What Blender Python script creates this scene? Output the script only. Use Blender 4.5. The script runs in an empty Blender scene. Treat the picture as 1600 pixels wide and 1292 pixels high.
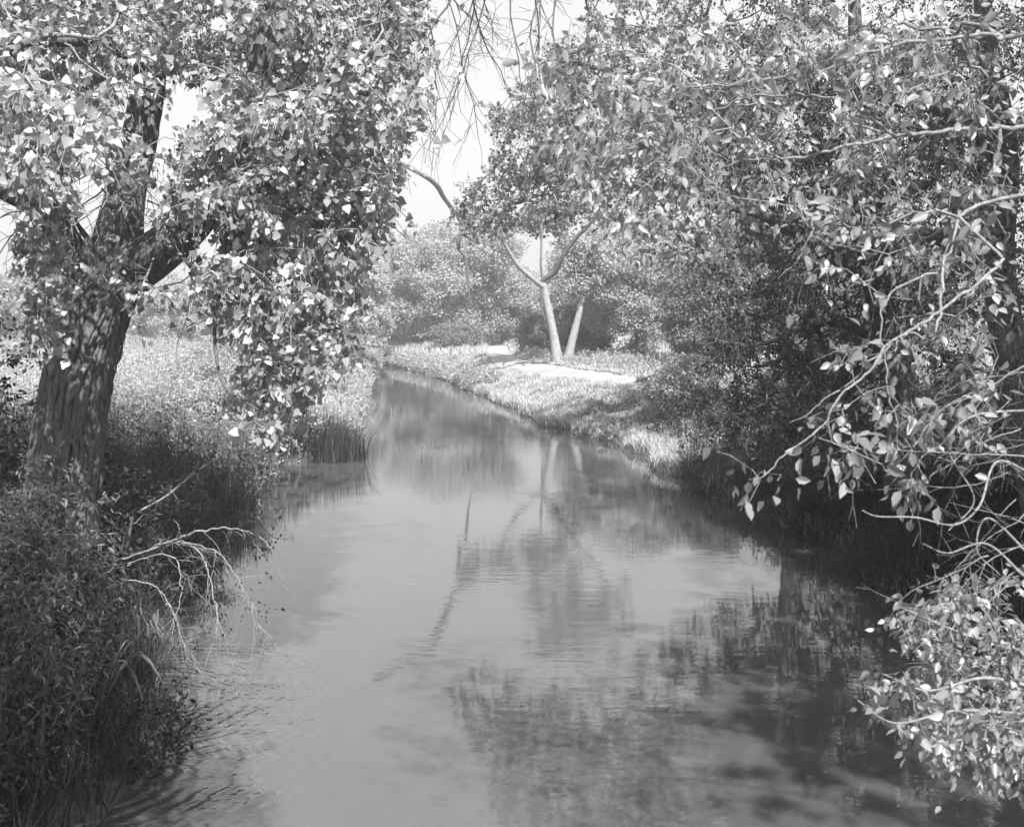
import bpy, math
import numpy as np
from mathutils import Vector

# ------------------------------------------------------------------ camera, sky, sun, exposure
S = bpy.context.scene
CAMZ, FPX, HOR = 3.6, 1640.0, 500.0            # eye height above the water, focal length and horizon in photo pixels
cam_d = bpy.data.cameras.new("Camera"); cam = bpy.data.objects.new("Camera", cam_d)
S.collection.objects.link(cam); S.camera = cam
cam.location = (0, 0, CAMZ); cam.rotation_euler = (math.radians(90), 0, 0)
cam_d.sensor_width = 36; cam_d.lens = 36 * FPX / 1600
cam_d.shift_y = -(646 - HOR) / 1600            # view camera with a dropped back: verticals stay vertical
cam_d.clip_start = 0.05; cam_d.clip_end = 3000
cam_d.dof.use_dof = True; cam_d.dof.focus_distance = 17; cam_d.dof.aperture_fstop = 4.5

SUN_AZ, SUN_EL = math.radians(161), math.radians(50)    # compass style: 0 = +Y, clockwise; sun behind the camera, to the right
sd = Vector((math.sin(SUN_AZ) * math.cos(SUN_EL), math.cos(SUN_AZ) * math.cos(SUN_EL), math.sin(SUN_EL)))
sl = bpy.data.lights.new("Sun", "SUN"); sl.energy = 5.0; sl.angle = math.radians(0.5); sl.color = (1, 1, 1)
sun = bpy.data.objects.new("Sun", sl); S.collection.objects.link(sun)
sun.rotation_euler = sd.to_track_quat('Z', 'Y').to_euler(); sun.location = sd * 60

W = bpy.data.worlds.new("World"); S.world = W; W.use_nodes = True
wn = W.node_tree; wn.nodes.clear()
sky = wn.nodes.new("ShaderNodeTexSky"); sky.sky_type = 'NISHITA'; sky.sun_disc = False
sky.sun_elevation = SUN_EL; sky.sun_rotation = SUN_AZ; sky.dust_density = 3.0; sky.air_density = 1.0
sep = wn.nodes.new("ShaderNodeSeparateColor")          # black and white film, mostly blue and green sensitive
m1 = wn.nodes.new("ShaderNodeMath"); m1.operation = 'MULTIPLY'; m1.inputs[1].default_value = 0.5
m2 = wn.nodes.new("ShaderNodeMath"); m2.operation = 'MULTIPLY_ADD'; m2.inputs[1].default_value = 0.5
bg = wn.nodes.new("ShaderNodeBackground"); bg.inputs[1].default_value = 0.05
wo = wn.nodes.new("ShaderNodeOutputWorld")
wn.links.new(sky.outputs[0], sep.inputs[0]); wn.links.new(sep.outputs[2], m1.inputs[0])
wn.links.new(sep.outputs[1], m2.inputs[0]); wn.links.new(m1.outputs[0], m2.inputs[2])
m3 = wn.nodes.new("ShaderNodeMath"); m3.operation = 'MULTIPLY_ADD'; m3.inputs[1].default_value = 0.45; m3.inputs[2].default_value = 4.9   # bright milky summer sky
wn.links.new(m2.outputs[0], m3.inputs[0]); wn.links.new(m3.outputs[0], bg.inputs[0]); wn.links.new(bg.outputs[0], wo.inputs[0])

S.view_settings.view_transform = 'Standard'; S.view_settings.look = 'None'
S.view_settings.gamma = 1; S.view_settings.use_curve_mapping = False
S.view_settings.exposure = 1.55
S.render.engine = 'CYCLES'
try:
    S.cycles.max_bounces = 7; S.cycles.diffuse_bounces = 2; S.cycles.transmission_bounces = 4
    S.cycles.volume_bounces = 1; S.cycles.glossy_bounces = 3; S.cycles.use_denoising = True
    S.cycles.volume_step_rate = 4
except Exception: pass

# ------------------------------------------------------------------ numeric helpers
R = np.random.default_rng(7)
def P(px, py, Y): return np.array([(px - 800) / FPX * Y, Y, CAMZ - (py - HOR) / FPX * Y])
def hash3(i, j, k, s=0):
    n = (i.astype(np.int64) * 73856093) ^ (j.astype(np.int64) * 19349663) ^ (k.astype(np.int64) * 83492791) ^ (s * 2654435)
    n = (n ^ (n >> 13)) * 1274126177 & 0x7fffffff
    n = (n ^ (n >> 15)) * 2246822519 & 0x7fffffff
    return (n ^ (n >> 11)).astype(float) % 65536 / 65535.0
def noise(p, s=0):
    p = np.asarray(p, float); f = np.floor(p); t = p - f; t = t * t * (3 - 2 * t); f = f.astype(np.int64)
    r = 0
    for a in (0, 1):
        for b in (0, 1):
            for c in (0, 1):
                w = (t[:, 0] if a else 1 - t[:, 0]) * (t[:, 1] if b else 1 - t[:, 1]) * (t[:, 2] if c else 1 - t[:, 2])
                r = r + w * hash3(f[:, 0] + a, f[:, 1] + b, f[:, 2] + c, s)
    return r
def fbm(p, s=0, o=3):
    r, a, tot = 0, 1.0, 0
    for k in range(o): r = r + a * noise(np.asarray(p) * 2.03 ** k, s + k); tot += a; a *= .5
    return r / tot
def unit(v): return v / np.maximum(np.linalg.norm(v, axis=-1, keepdims=True), 1e-9)
def rdir(n, r=None):
    r = r or R
    return unit(r.normal(size=(n, 3)))

# ------------------------------------------------------------------ mesh helpers
def mesh_quads(name, V, F, mat, parent=None, smooth=False):
    V = np.ascontiguousarray(V, dtype=np.float32); F = np.ascontiguousarray(F, dtype=np.int32)
    me = bpy.data.meshes.new(name)
    me.vertices.add(len(V)); me.vertices.foreach_set("co", V.ravel())
    me.loops.add(F.size); me.loops.foreach_set("vertex_index", F.ravel())
    me.polygons.add(len(F)); me.polygons.foreach_set("loop_start", np.arange(0, F.size, F.shape[1], dtype=np.int32))
    if smooth: me.polygons.foreach_set("use_smooth", np.ones(len(F), dtype=bool))
    me.update(calc_edges=True); me.materials.append(mat)
    o = bpy.data.objects.new(name, me); S.collection.objects.link(o)
    if parent is not None:
        o.parent = parent; me.transform(parent_inv(parent))
    return o
def parent_inv(p):
    from mathutils import Matrix
    return Matrix.Translation(-Vector(p.location))
def thing(name, label, cat, loc, group=None):
    o = bpy.data.objects.new(name, None); S.collection.objects.link(o); o.empty_display_size = .3
    o.location = tuple(float(c) for c in loc); tag(o, label, cat, group); return o
def tag(o, label=None, cat=None, group=None, kind=None):
    if label: o['label'] = label
    if cat: o['category'] = cat
    if group: o['group'] = group
    if kind: o['kind'] = kind
    return o

SH = {  # leaf outlines: base, L1, L2, tip, R2, R1 (x, y, z) on a unit leaf, folded a little along the midrib
 'delta': [(0, 0, 0), (-.44, .06, .10), (-.47, .38, .10), (0, 1, -.06), (.47, .38, .10), (.44, .06, .10)],
 'oval':  [(0, 0, 0), (-.27, .28, .08), (-.24, .62, .06), (0, 1, -.10), (.24, .62, .06), (.27, .28, .08)],
 'lance': [(0, 0, 0), (-.13, .30, .04), (-.10, .65, .02), (0, 1, -.12), (.10, .65, .02), (.13, .30, .04)]}
def leaves_vf(pts, ax, nr, size, shape):
    n = len(pts); ax = unit(ax); sd_ = unit(np.cross(ax, nr)); nr = np.cross(sd_, ax)
    T = np.array(SH[shape]); size = np.broadcast_to(size, (n,))[:, None, None]
    V = pts[:, None, :] + size * (T[None, :, 0:1] * sd_[:, None, :] + T[None, :, 1:2] * ax[:, None, :] + T[None, :, 2:3] * nr[:, None, :])
    b = (np.arange(n) * 6)[:, None]
    F = np.concatenate([b + np.array([[0, 1, 2, 3]]), b + np.array([[0, 3, 4, 5]])], 0)
    return V.reshape(-1, 3), F
def cards_vf(pts, ax, nr, size, asp=.6):
    n = len(pts); ax = unit(ax); s_ = unit(np.cross(ax, nr)); size = np.broadcast_to(size, (n,))[:, None]
    V = np.stack([pts, pts + size * (.5 * ax - asp * .5 * s_), pts + size * ax, pts + size * (.5 * ax + asp * .5 * s_)], 1)
    return V.reshape(-1, 3), np.arange(n * 4).reshape(n, 4)
def blades(name, pts, h, w, lean, mat, parent=None, rng=R, curl=.35):
    """grass blades: two bent quads tapering to a tip"""
    n = len(pts); a = rng.uniform(0, 2 * np.pi, n); d = np.stack([np.cos(a), np.sin(a), 0 * a], 1)
    s = np.stack([-np.sin(a), np.cos(a), 0 * a], 1) ; s = unit(s + .6 * rng.normal(size=(n, 3)) * [1, 1, 0])
    up = np.array([0, 0, 1.]); h = np.broadcast_to(h, (n,))[:, None]; w = np.broadcast_to(w, (n,))[:, None]
    L = np.abs(rng.normal(size=(n, 1))) * lean
    m = pts + h * (.55 * up + .5 * L * d); t = pts + h * ((1 - curl * L) * up + (1.25 * L) * d)
    V = np.stack([pts - s * w * .5, pts + s * w * .5, m + s * w * .4, m - s * w * .4, t + s * w * .06, t - s * w * .06], 1).reshape(-1, 3)
    b = (np.arange(n) * 6)[:, None]
    F = np.concatenate([b + np.array([[0, 1, 2, 3]]), b + np.array([[3, 2, 4, 5]])], 0)
    return mesh_quads(name, V, F, mat, parent)
def frames(t):
    ref = np.where(np.abs(t[:, 2:3]) > .93, np.array([[1., 0.13, 0]]), np.array([[0.05, 0.1, 1.]]))
    u = unit(np.cross(t, ref)); return u, np.cross(t, u)
def rings(p, t, r, k):
    u, v = frames(t); a = np.arange(k) / k * 2 * np.pi
    return p[:, None, :] + r[:, None, None] * (np.cos(a)[None, :, None] * u[:, None, :] + np.sin(a)[None, :, None] * v[:, None, :])
def smooth_curve(pts, n):
    pts = np.asarray(pts, float); m = len(pts)
    if m == 2: pts = np.array([pts[0], (pts[0] + pts[1]) / 2, pts[1]]); m = 3
    q = np.vstack([2 * pts[0] - pts[1], pts, 2 * pts[-1] - pts[-2]])
    s = np.linspace(0, m - 1 - 1e-6, n); i = s.astype(int); t = (s - i)[:, None]
    a, b, c, d = q[i], q[i + 1], q[i + 2], q[i + 3]
    return .5 * (2 * b + (c - a) * t + (2 * a - 5 * b + 4 * c - d) * t ** 2 + (3 * b - a - 3 * c + d) * t ** 3)
def tube(name, pts, rad, mat, parent=None, n=24, k=10, wob=.0, bark=0.0, seed=1, pre=False, flare=0, nr=9, kink=0):
    c = pts if pre else smooth_curve(pts, n); n = len(c)
    if wob and not pre: c = c + wob * (np.stack([noise(c * 1.3 + 9 * j, seed + j) for j in range(3)], 1) - .5) * np.linspace(0, 1, n)[:, None]
    if kink: c = c + kink * (np.stack([fbm(c * 11 + 5 * j, seed + 40 + j) for j in range(3)], 1) - .5) * np.minimum(1, np.linspace(0, 6, n))[:, None]
    s_ = np.linspace(0, 1, n)
    r = np.interp(s_, np.linspace(0, 1, len(rad)), rad) if np.ndim(rad) else np.full(n, rad)
    if flare: r = r * (1 + flare * np.exp(-s_ * 9))
    t = unit(np.gradient(c, axis=0))
    # parallel transported frames so that a fine bark does not twist
    u = np.zeros_like(t); u[0] = frames(t[:1])[0][0]
    for i in range(1, n):
        w = u[i - 1] - t[i] * np.dot(u[i - 1], t[i]); u[i] = w / np.linalg.norm(w)
    v = np.cross(t, u); a = np.arange(k) / k * 2 * np.pi
    A, Z = np.meshgrid(a, np.concatenate([[0], np.cumsum(np.linalg.norm(np.diff(c, axis=0), axis=1))]))
    RR = np.repeat(r[:, None], k, 1)
    if bark:
        q = np.stack([np.cos(A) * 1.2, np.sin(A) * 1.2, Z * .5], -1).reshape(-1, 3)
        w1 = (fbm(q * 1.7, seed) - .5).reshape(A.shape); w2 = (fbm(q * 4.5, seed + 5) - .5).reshape(A.shape)
        ph = nr * A + 7.5 * w1 + 3.0 * w2 + 0.9 * np.sin(Z * 3.1)
        ph2 = (nr - 2) * A - 6.0 * w1 + 4.0 * w2 - 1.2 * np.sin(Z * 2.3 + 1)
        rid = np.maximum(np.abs(np.sin(ph)), .8 * np.abs(np.sin(ph2)))
        fine = (fbm(np.stack([np.cos(A) * 9, np.sin(A) * 9, Z * 5], -1).reshape(-1, 3), seed + 9) - .5).reshape(A.shape)
        RR = RR + bark * (np.minimum(rid, .85) ** .6 - .7) + bark * .55 * fine + RR * .13 * w1 * 2
    V = c[:, None, :] + RR[..., None] * (np.cos(a)[None, :, None] * u[:, None, :] + np.sin(a)[None, :, None] * v[:, None, :])
    V = V.reshape(-1, 3)
    i = np.arange(n - 1)[:, None] * k; j = np.arange(k)[None, :]; j2 = (j + 1) % k
    F = np.stack([i + j, i + j2, i + k + j2, i + k + j], -1).reshape(-1, 4)
    o = mesh_quads(name, V, F, mat, parent, smooth=True)
    return o, c, r

class Skel:
    """a skeleton of nodes; new twigs are grown from the nearest node to every foliage point"""
    def __init__(s, cap=60000):
        s.p = np.zeros((cap, 3)); s.par = np.full(cap, -1, int); s.fix = np.zeros(cap); s.tip = np.zeros(cap); s.own = np.zeros(cap, bool); s.n = 0
        s.dir = np.zeros((cap, 3))
    def add(s, p, par, fix=0, own=False, d=None):
        i = s.n; s.p[i] = p; s.par[i] = par; s.fix[i] = fix; s.own[i] = own; s.n += 1
        s.dir[i] = d if d is not None else (p - s.p[par] if par >= 0 else (0, 0, 1)); return i
    def curve(s, c, r):
        last = int(np.argmin(np.linalg.norm(s.p[:s.n] - c[0], axis=1))) if s.n else -1
        for q, rr in zip(c, r): last = s.add(q, last, rr, True)
        return last
    def grow(s, A, step=.35, sag=.1, jit=.25, rng=R, skip=0):
        base = s.n; d = np.min([np.linalg.norm(A - q, axis=1) for q in s.p[skip:base:2]], axis=0); ends = []
        for k in np.argsort(d):
            a = A[k]; D = np.linalg.norm(s.p[skip:s.n] - a, axis=1)
            i = skip + int(np.argmin(D * (1 + .15 * (s.fix[skip:s.n] > 0)) + .02)); b = s.p[i]; L = np.linalg.norm(a - b)
            m = max(2, int(L / step) + 1); t0 = unit(s.dir[i][None])[0]; last = i
            mid = b + (a - b) * .5 + t0 * L * .2 + np.array([0, 0, sag * L]) + rng.normal(size=3) * jit * L * .3
            for q in range(1, m + 1):
                u = q / m; x = (1 - u) ** 2 * b + 2 * u * (1 - u) * mid + u * u * a
                if q < m: x = x + rng.normal(size=3) * step * jit * .25
                last = s.add(x, last)
            s.tip[last] = 1; ends.append(last)
        return np.array(ends, int)
    def mesh(s, name, mat, parent, r_tip=.004, pw=.46, k=5, cut=0):
        n = s.n; w = s.tip[:n].copy(); w[w == 0] = 0
        kids = np.zeros(n, int)
        for i in range(n - 1, -1, -1):
            if s.par[i] >= 0: w[s.par[i]] += w[i]; kids[s.par[i]] += 1
        w = np.maximum(w, 1); r = r_tip * w ** pw
        r = np.where(s.fix[:n] > 0, s.fix[:n], r)
        for i in range(n):
            if s.par[i] >= 0 and not s.own[i]: r[i] = min(r[i], r[s.par[i]] * .93)
        p = s.p[:n]; par = s.par[:n]; own = s.own[:n]
        # main child continues the parent's ring, the others get a ring of their own
        best = np.full(n, -1); bw = np.zeros(n)
        for i in range(n):
            q = par[i]
            if q >= 0 and not own[i] and w[i] > bw[q]: bw[q] = w[i]; best[q] = i
        e = np.array([i for i in range(n) if par[i] >= 0 and not own[i]])
        if cut: e = e[r[e] > cut]
        if len(e) == 0: return None
        t = unit(p - p[np.maximum(par, 0)] + 1e-9)
        R0 = rings(p, t, r, k)
        newc = np.array([(own[par[i]] or best[par[i]] != i) for i in e])
        RS = rings(p[par[e]], t[e], r[e] * 1.05, k)
        start = np.where(newc[:, None, None], RS, R0[par[e]]); end = R0[e]
        V = np.concatenate([start, end], 1).reshape(-1, 3)
        b = (np.arange(len(e)) * 2 * k)[:, None]; j = np.arange(k)[None]; j2 = (j + 1) % k
        F = np.stack([b + j, b + j2, b + k + j2, b + k + j], -1).reshape(-1, 4)
        return mesh_quads(name, V, F, mat, parent, smooth=True)

def _mesh_own(s, name, mat, parent, k):
    n = s.n; e = np.arange(1, n); p = s.p[:n]; par = s.par[:n]; r = s.fix[:n]; t = unit(p[e] - p[par[e]] + 1e-9)
    R1 = rings(p[e], t, r[e], k); nodes = np.zeros((n, k, 3)); nodes[e] = R1; nodes[0] = rings(p[:1], t[:1], r[:1], k)[0]
    F = []; V = [nodes.reshape(-1, 3)]; j = np.arange(k); j2 = (j + 1) % k; first = {}
    for i in e:      # every fork starts inside its parent, sharing the parent's ring
        q = par[i]; F.append(np.stack([q * k + j, q * k + j2, i * k + j2, i * k + j], 1))
    return mesh_quads(name, V[0], np.vstack(F), mat, parent, smooth=True)
Skel.mesh_own = _mesh_own

# ------------------------------------------------------------------ materials (the photograph is black and white: greys)
def mat_new(name):
    m = bpy.data.materials.new(name); m.use_nodes = True; nt = m.node_tree; nt.nodes.clear()
    out = nt.nodes.new("ShaderNodeOutputMaterial"); return m, nt, out
def ramp(nt, fac, stops):
    r = nt.nodes.new("ShaderNodeValToRGB"); el = r.color_ramp.elements
    while len(el) < len(stops): el.new(.5)
    for e, (x, v) in zip(el, stops): e.position = x; e.color = (v, v, v, 1)
    nt.links.new(fac, r.inputs[0]); return r.outputs[0]
def ntex(nt, scale, detail=4, vec=None, rough=.55, dist=0):
    t = nt.nodes.new("ShaderNodeTexNoise"); t.inputs["Scale"].default_value = scale; t.inputs["Detail"].default_value = detail
    t.inputs["Roughness"].default_value = rough; t.inputs["Distortion"].default_value = dist
    if vec is not None: nt.links.new(vec, t.inputs["Vector"])
    return t.outputs[0]
def objco(nt, scale=(1, 1, 1)):
    g = nt.nodes.new("ShaderNodeNewGeometry"); mp = nt.nodes.new("ShaderNodeMapping"); mp.inputs["Scale"].default_value = scale
    nt.links.new(g.outputs["Position"], mp.inputs[0]); return mp.outputs[0]
def leaf_mat(name, lo, hi, rough=.42, trans=.35, tl=1.3, spec=.5):
    m, nt, out = mat_new(name); g = nt.nodes.new("ShaderNodeNewGeometry")
    col = ramp(nt, g.outputs["Random Per Island"], [(0, lo), (.7, (lo + hi) / 2), (1, hi)])
    p = nt.nodes.new("ShaderNodeBsdfPrincipled"); p.inputs["Roughness"].default_value = rough; p.inputs["Specular IOR Level"].default_value = spec
    nt.links.new(col, p.inputs["Base Color"])
    tr = nt.nodes.new("ShaderNodeBsdfTranslucent"); mx = nt.nodes.new("ShaderNodeMixShader"); mx.inputs[0].default_value = trans
    c2 = nt.nodes.new("ShaderNodeMixRGB"); c2.blend_type = 'MULTIPLY'; c2.inputs[0].default_value = 1; c2.inputs[2].default_value = (tl, tl, tl, 1)
    nt.links.new(col, c2.inputs[1]); nt.links.new(c2.outputs[0], tr.inputs[0])
    nt.links.new(p.outputs[0], mx.inputs[1]); nt.links.new(tr.outputs[0], mx.inputs[2]); nt.links.new(mx.outputs[0], out.inputs[0])
    return m
def bark_mat(name, lo, hi, scale=(11, 11, 3.0), bump=.8, dist=.04):
    m, nt, out = mat_new(name); v = objco(nt, scale)
    a = ntex(nt, 2.2, 6, v, .65, .6); col = ramp(nt, a, [(.3, lo), (.7, hi)])
    p = nt.nodes.new("ShaderNodeBsdfPrincipled"); p.inputs["Roughness"].default_value = .9; p.inputs["Specular IOR Level"].default_value = .08
    nt.links.new(col, p.inputs["Base Color"])
    b = nt.nodes.new("ShaderNodeBump"); b.inputs["Strength"].default_value = bump; b.inputs["Distance"].default_value = dist
    nt.links.new(a, b.inputs["Height"]); nt.links.new(b.outputs[0], p.inputs["Normal"]); nt.links.new(p.outputs[0], out.inputs[0])
    return m
def ground_mat(name, lo, hi, s1=.35, s2=9):
    m, nt, out = mat_new(name); v = objco(nt)
    a = ntex(nt, s1, 5, v); b_ = ntex(nt, s2, 6, v, .7)
    mx = nt.nodes.new("ShaderNodeMath"); mx.operation = 'MULTIPLY_ADD'; mx.inputs[1].default_value = .5
    h = nt.nodes.new("ShaderNodeMath"); h.operation = 'MULTIPLY'; h.inputs[1].default_value = .5
    nt.links.new(a, h.inputs[0]); nt.links.new(b_, mx.inputs[0]); nt.links.new(h.outputs[0], mx.inputs[2])
    col = ramp(nt, mx.outputs[0], [(.35, lo), (.65, hi)])
    p = nt.nodes.new("ShaderNodeBsdfPrincipled"); p.inputs["Roughness"].default_value = .95; p.inputs["Specular IOR Level"].default_value = .1
    nt.links.new(col, p.inputs["Base Color"])
    b = nt.nodes.new("ShaderNodeBump"); b.inputs["Strength"].default_value = .7; b.inputs["Distance"].default_value = .05
    nt.links.new(b_, b.inputs["Height"]); nt.links.new(b.outputs[0], p.inputs["Normal"]); nt.links.new(p.outputs[0], out.inputs[0])
    return m
M = dict(
 cotton=leaf_mat("cottonwood_leaf", .13, .50, .45, .4, spec=.35), cotton2=leaf_mat("narrow_cottonwood_leaf", .03, .20, .5, spec=.2),
 over=leaf_mat("overhanging_leaf", .08, .26, .5), near=leaf_mat("near_leaf", .12, .34, .42), dark=leaf_mat("shade_darkened_foliage", .02, .12, .5, spec=.15), mid=leaf_mat("mid_foliage", .12, .24, .7, spec=.2),  # darkest leaves carry the canopy shade in their colour
 pale=leaf_mat("haze_paled_foliage", .26, .38, .8, .35, spec=.1), shrub=leaf_mat("shade_darkened_shrub_leaf", .005, .09, .5, spec=.15), willow=leaf_mat("willow_leaf", .05, .22, .5, spec=.2),  # pale tone carries part of the distance haze, shrub tone carries shade
 grass=leaf_mat("bank_grass", .28, .52, .6, .3), shade_grass=leaf_mat("shade_darkened_bank_grass", .015, .09, .6, .3, spec=.1), weed=leaf_mat("tall_weed", .18, .36, .6, .3),  # second grass is the bank grass with shade put into its colour
 straw=leaf_mat("dry_reed", .35, .6, .6, .3),
 bark=bark_mat("furrowed_bark", .03, .18), barkp=bark_mat("pale_bark", .13, .30, (5, 5, 3), .4), twig=bark_mat("twig_bark", .10, .26, (9, 9, 9), .2),
 twigd=bark_mat("dark_twig_bark", .05, .12, (9, 9, 9), .2), twigp=bark_mat("bare_pale_twig", .09, .27, (14, 14, 14), .5),
 soil=ground_mat("bank_soil", .03, .12), path=ground_mat("pale_dirt_path", .20, .31, 1.2, 14))

# water: silty, smooth, long faint ripples and rings spreading from the twigs that dip in at the left
def water_mat():
    m, nt, out = mat_new("silty_water"); L = nt.links.new
    p = nt.nodes.new("ShaderNodeBsdfPrincipled"); p.inputs["Roughness"].default_value = .012; p.inputs["IOR"].default_value = 2.0
    p.subsurface_method = 'BURLEY'; p.inputs["Subsurface Weight"].default_value = 1; p.inputs["Subsurface Radius"].default_value = (1, 1, 1); p.inputs["Subsurface Scale"].default_value = .25
    v = objco(nt); a = ntex(nt, .25, 4, objco(nt, (1, .35, 1))); L(ramp(nt, a, [(.3, .05), (.7, .06)]), p.inputs["Base Color"])
    g = nt.nodes.new("ShaderNodeNewGeometry")
    n1 = ntex(nt, 1.0, 3, objco(nt, (1.6, 5.5, 1)), .5, .3); n2 = ntex(nt, 1.0, 2, objco(nt, (7, 16, 1)), .5)
    def math_(op, a, b=None, c=None):
        q = nt.nodes.new("ShaderNodeMath"); q.operation = op
        for i, x in enumerate((a, b, c)):
            if x is None: continue
            if isinstance(x, (int, float)): q.inputs[i].default_value = x
            else: L(x, q.inputs[i])
        return q.outputs[0]
    patch = ramp(nt, ntex(nt, .22, 3, objco(nt, (1, .5, 1))), [(.4, .25), (.62, 1)])
    h = math_('MULTIPLY', math_('MULTIPLY_ADD', n2, .22, n1), patch)
    tot = math_('MULTIPLY', h, .003)
    for (cx, cy, rad, amp, k) in ((-3.5, 9.9, 2.4, .014, 50), (-3.6, 8.3, 2.7, .018, 42), (4.3, 10.6, 1.0, .003, 60)):
        d = nt.nodes.new("ShaderNodeVectorMath"); d.operation = 'DISTANCE'; L(g.outputs["Position"], d.inputs[0]); d.inputs[1].default_value = (cx, cy, 0)
        dw = math_('ADD', d.outputs["Value"], math_('MULTIPLY', n1, .22))
        w = math_('SINE', math_('MULTIPLY', dw, k))
        f = nt.nodes.new("ShaderNodeMapRange"); f.interpolation_type = 'SMOOTHSTEP'
        L(d.outputs["Value"], f.inputs[0]); f.inputs[1].default_value = rad; f.inputs[2].default_value = rad * .25; f.inputs[3].default_value = 0; f.inputs[4].default_value = 1
        brk = ramp(nt, ntex(nt, 2.2, 3, v), [(.35, .15), (.6, 1)])
        tot = math_('ADD', tot, math_('MULTIPLY', math_('MULTIPLY', w, amp * .5), math_('MULTIPLY', f.outputs[0], brk)))
    b = nt.nodes.new("ShaderNodeBump"); b.inputs["Strength"].default_value = 1; b.inputs["Distance"].default_value = 1.0
    L(tot, b.inputs["Height"]); L(b.outputs[0], p.inputs["Normal"]); L(p.outputs[0], out.inputs[0]); return m
M['water'] = water_mat()

# ------------------------------------------------------------------ the setting: ground, water, path
RY = np.array([-60, 2, 6, 9, 13.6, 17, 22, 29.5, 35, 42, 49, 62, 76, 84, 95, 110, 130, 180, 300]); RX = np.array([3.9, 3.9, 4.2, 4.9, 5.2, 5.15, 4.1, 3.3, 1.5, .1, -1.2, -3.8, -7.4, -10.2, -16, -26, -42, -90, -220])
LY = np.array([-60, 2, 6, 8, 10, 12, 15, 18, 22, 25, 26.2, 27.4, 30, 37, 54, 65, 79, 95, 110, 130, 180, 300]); LX = np.array([-3, -2.9, -2.8, -3, -3.5, -4.1, -4.7, -4.8, -5.2, -6.0, -5.6, -4.3, -4.6, -5.5, -7.4, -9.6, -14, -22, -33, -50, -100, -240])
def xr(y): return np.interp(y, RY, RX) + .12 * np.sin(y * 1.7) + .1 * np.sin(y * .63 + 1) + .35 * (noise(np.stack([np.ravel(y) * .9, 0 * np.ravel(y), 0 * np.ravel(y)], 1), 77).reshape(np.shape(y)) - .5)
def xl(y): return np.interp(y, LY, LX) + .10 * np.sin(y * 1.3 + 2)
PTH = np.array([(9.5, 14), (8.4, 22), (7.3, 30), (5.9, 36.6), (4.2, 42), (2.2, 49.6), (1.0, 55), (-.2, 61), (-.8, 70), (-1.1, 82), (-1.3, 92), (-3, 104)])
def xp(y): return np.interp(y, PTH[:, 1], PTH[:, 0])
def sst(a, b, x): t = np.clip((x - a) / (b - a), 0, 1); return t * t * (3 - 2 * t)
def terrain(x, y):
    x = np.asarray(x, float); y = np.asarray(y, float); sh = x.shape; x = x.ravel(); y = y.ravel()
    dr, dl = x - xr(y), xl(y) - x
    q = np.stack([x, y, 0 * x], 1)
    nz = fbm(q * .5, 3) - .5; nb = fbm(q * .13, 8) - .5; nf = fbm(q * 2.2, 31) - .5
    zr = -.6 + .82 * sst(-.4, .08, dr) + 1.08 * sst(0, 4.6, dr) ** .8
    zl = -.6 + .80 * sst(-.4, .08, dl) + .85 * sst(0, 3.5, dl)
    z = np.where(dr > -1.2, zr, np.where(dl > -1.2, zl, -.6))
    off = sst(.1, 2, np.maximum(dr, dl))
    pm = 1 - (1 - sst(.9, 2.2, np.abs(x - xp(y)))) * ((dr > 0) & (y > 13) & (y < 106))
    far = sst(25, 200, np.abs(x)) * 0 + sst(150, 500, y)
    z = z + off * pm * (.38 * nz + .5 * nb + .10 * nf) + sst(-.1, .4, np.maximum(dr, dl)) * .12 * nf + far * 3 * (fbm(q * .01, 5) - .4)
    return z.reshape(sh)
gx = np.unique(np.concatenate([np.arange(-11, 12, .2), np.arange(-40, 40, 1.0), np.linspace(-900, 900, 61)]))
gy = np.unique(np.concatenate([np.arange(3, 45, .25), np.arange(-12, 3, 1.0), np.arange(45, 130, .7), np.arange(130, 260, 4), np.linspace(-60, 1500, 61)]))
XX, YY = np.meshgrid(gx, gy); ZZ = terrain(XX, YY)
nxg, nyg = len(gx), len(gy); i = np.arange(nyg - 1)[:, None] * nxg; j = np.arange(nxg - 1)[None]
GF = np.stack([i + j, i + j + 1, i + nxg + j + 1, i + nxg + j], -1).reshape(-1, 4)
tag(mesh_quads("ground", np.stack([XX, YY, ZZ], -1).reshape(-1, 3), GF, M['soil'], smooth=True), 'grassy banks and open field beside the canal', kind='structure')
wy = np.unique(np.concatenate([np.linspace(-55, 4, 20), np.linspace(4, 130, 200), np.linspace(130, 290, 40)]))
WV = np.concatenate([np.stack([xl(wy) - .9, wy, 0 * wy], 1), np.stack([xr(wy) + .9, wy, 0 * wy], 1)]); nw = len(wy); a = np.arange(nw - 1)
tag(mesh_quads("canal_water", WV, np.stack([a, a + nw, a + nw + 1, a + 1], 1), M['water']), 'calm silty canal water mirroring trees and sky', kind='structure')
py_ = np.linspace(14, 104, 280); px_ = xp(py_); cols = []
for k, u in enumerate(np.linspace(-1, 1, 7)):
    x = px_ + u * (1.0 + .2 * (noise(np.stack([py_ * .9, 0 * py_ + k, 0 * py_], 1), 4) - .5)); cols.append(np.stack([x, py_, terrain(x, py_) + (.03 if abs(u) < .9 else -.03)], 1))
PV = np.concatenate(cols); n_ = len(py_); a = np.arange(n_ - 1)
PF = np.concatenate([np.stack([k * n_ + a, (k + 1) * n_ + a, (k + 1) * n_ + a + 1, k * n_ + a + 1], 1) for k in range(6)])
tag(mesh_quads("path", PV, PF, M['path'], smooth=True), 'pale dirt path along the top of the right bank', kind='structure')

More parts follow.
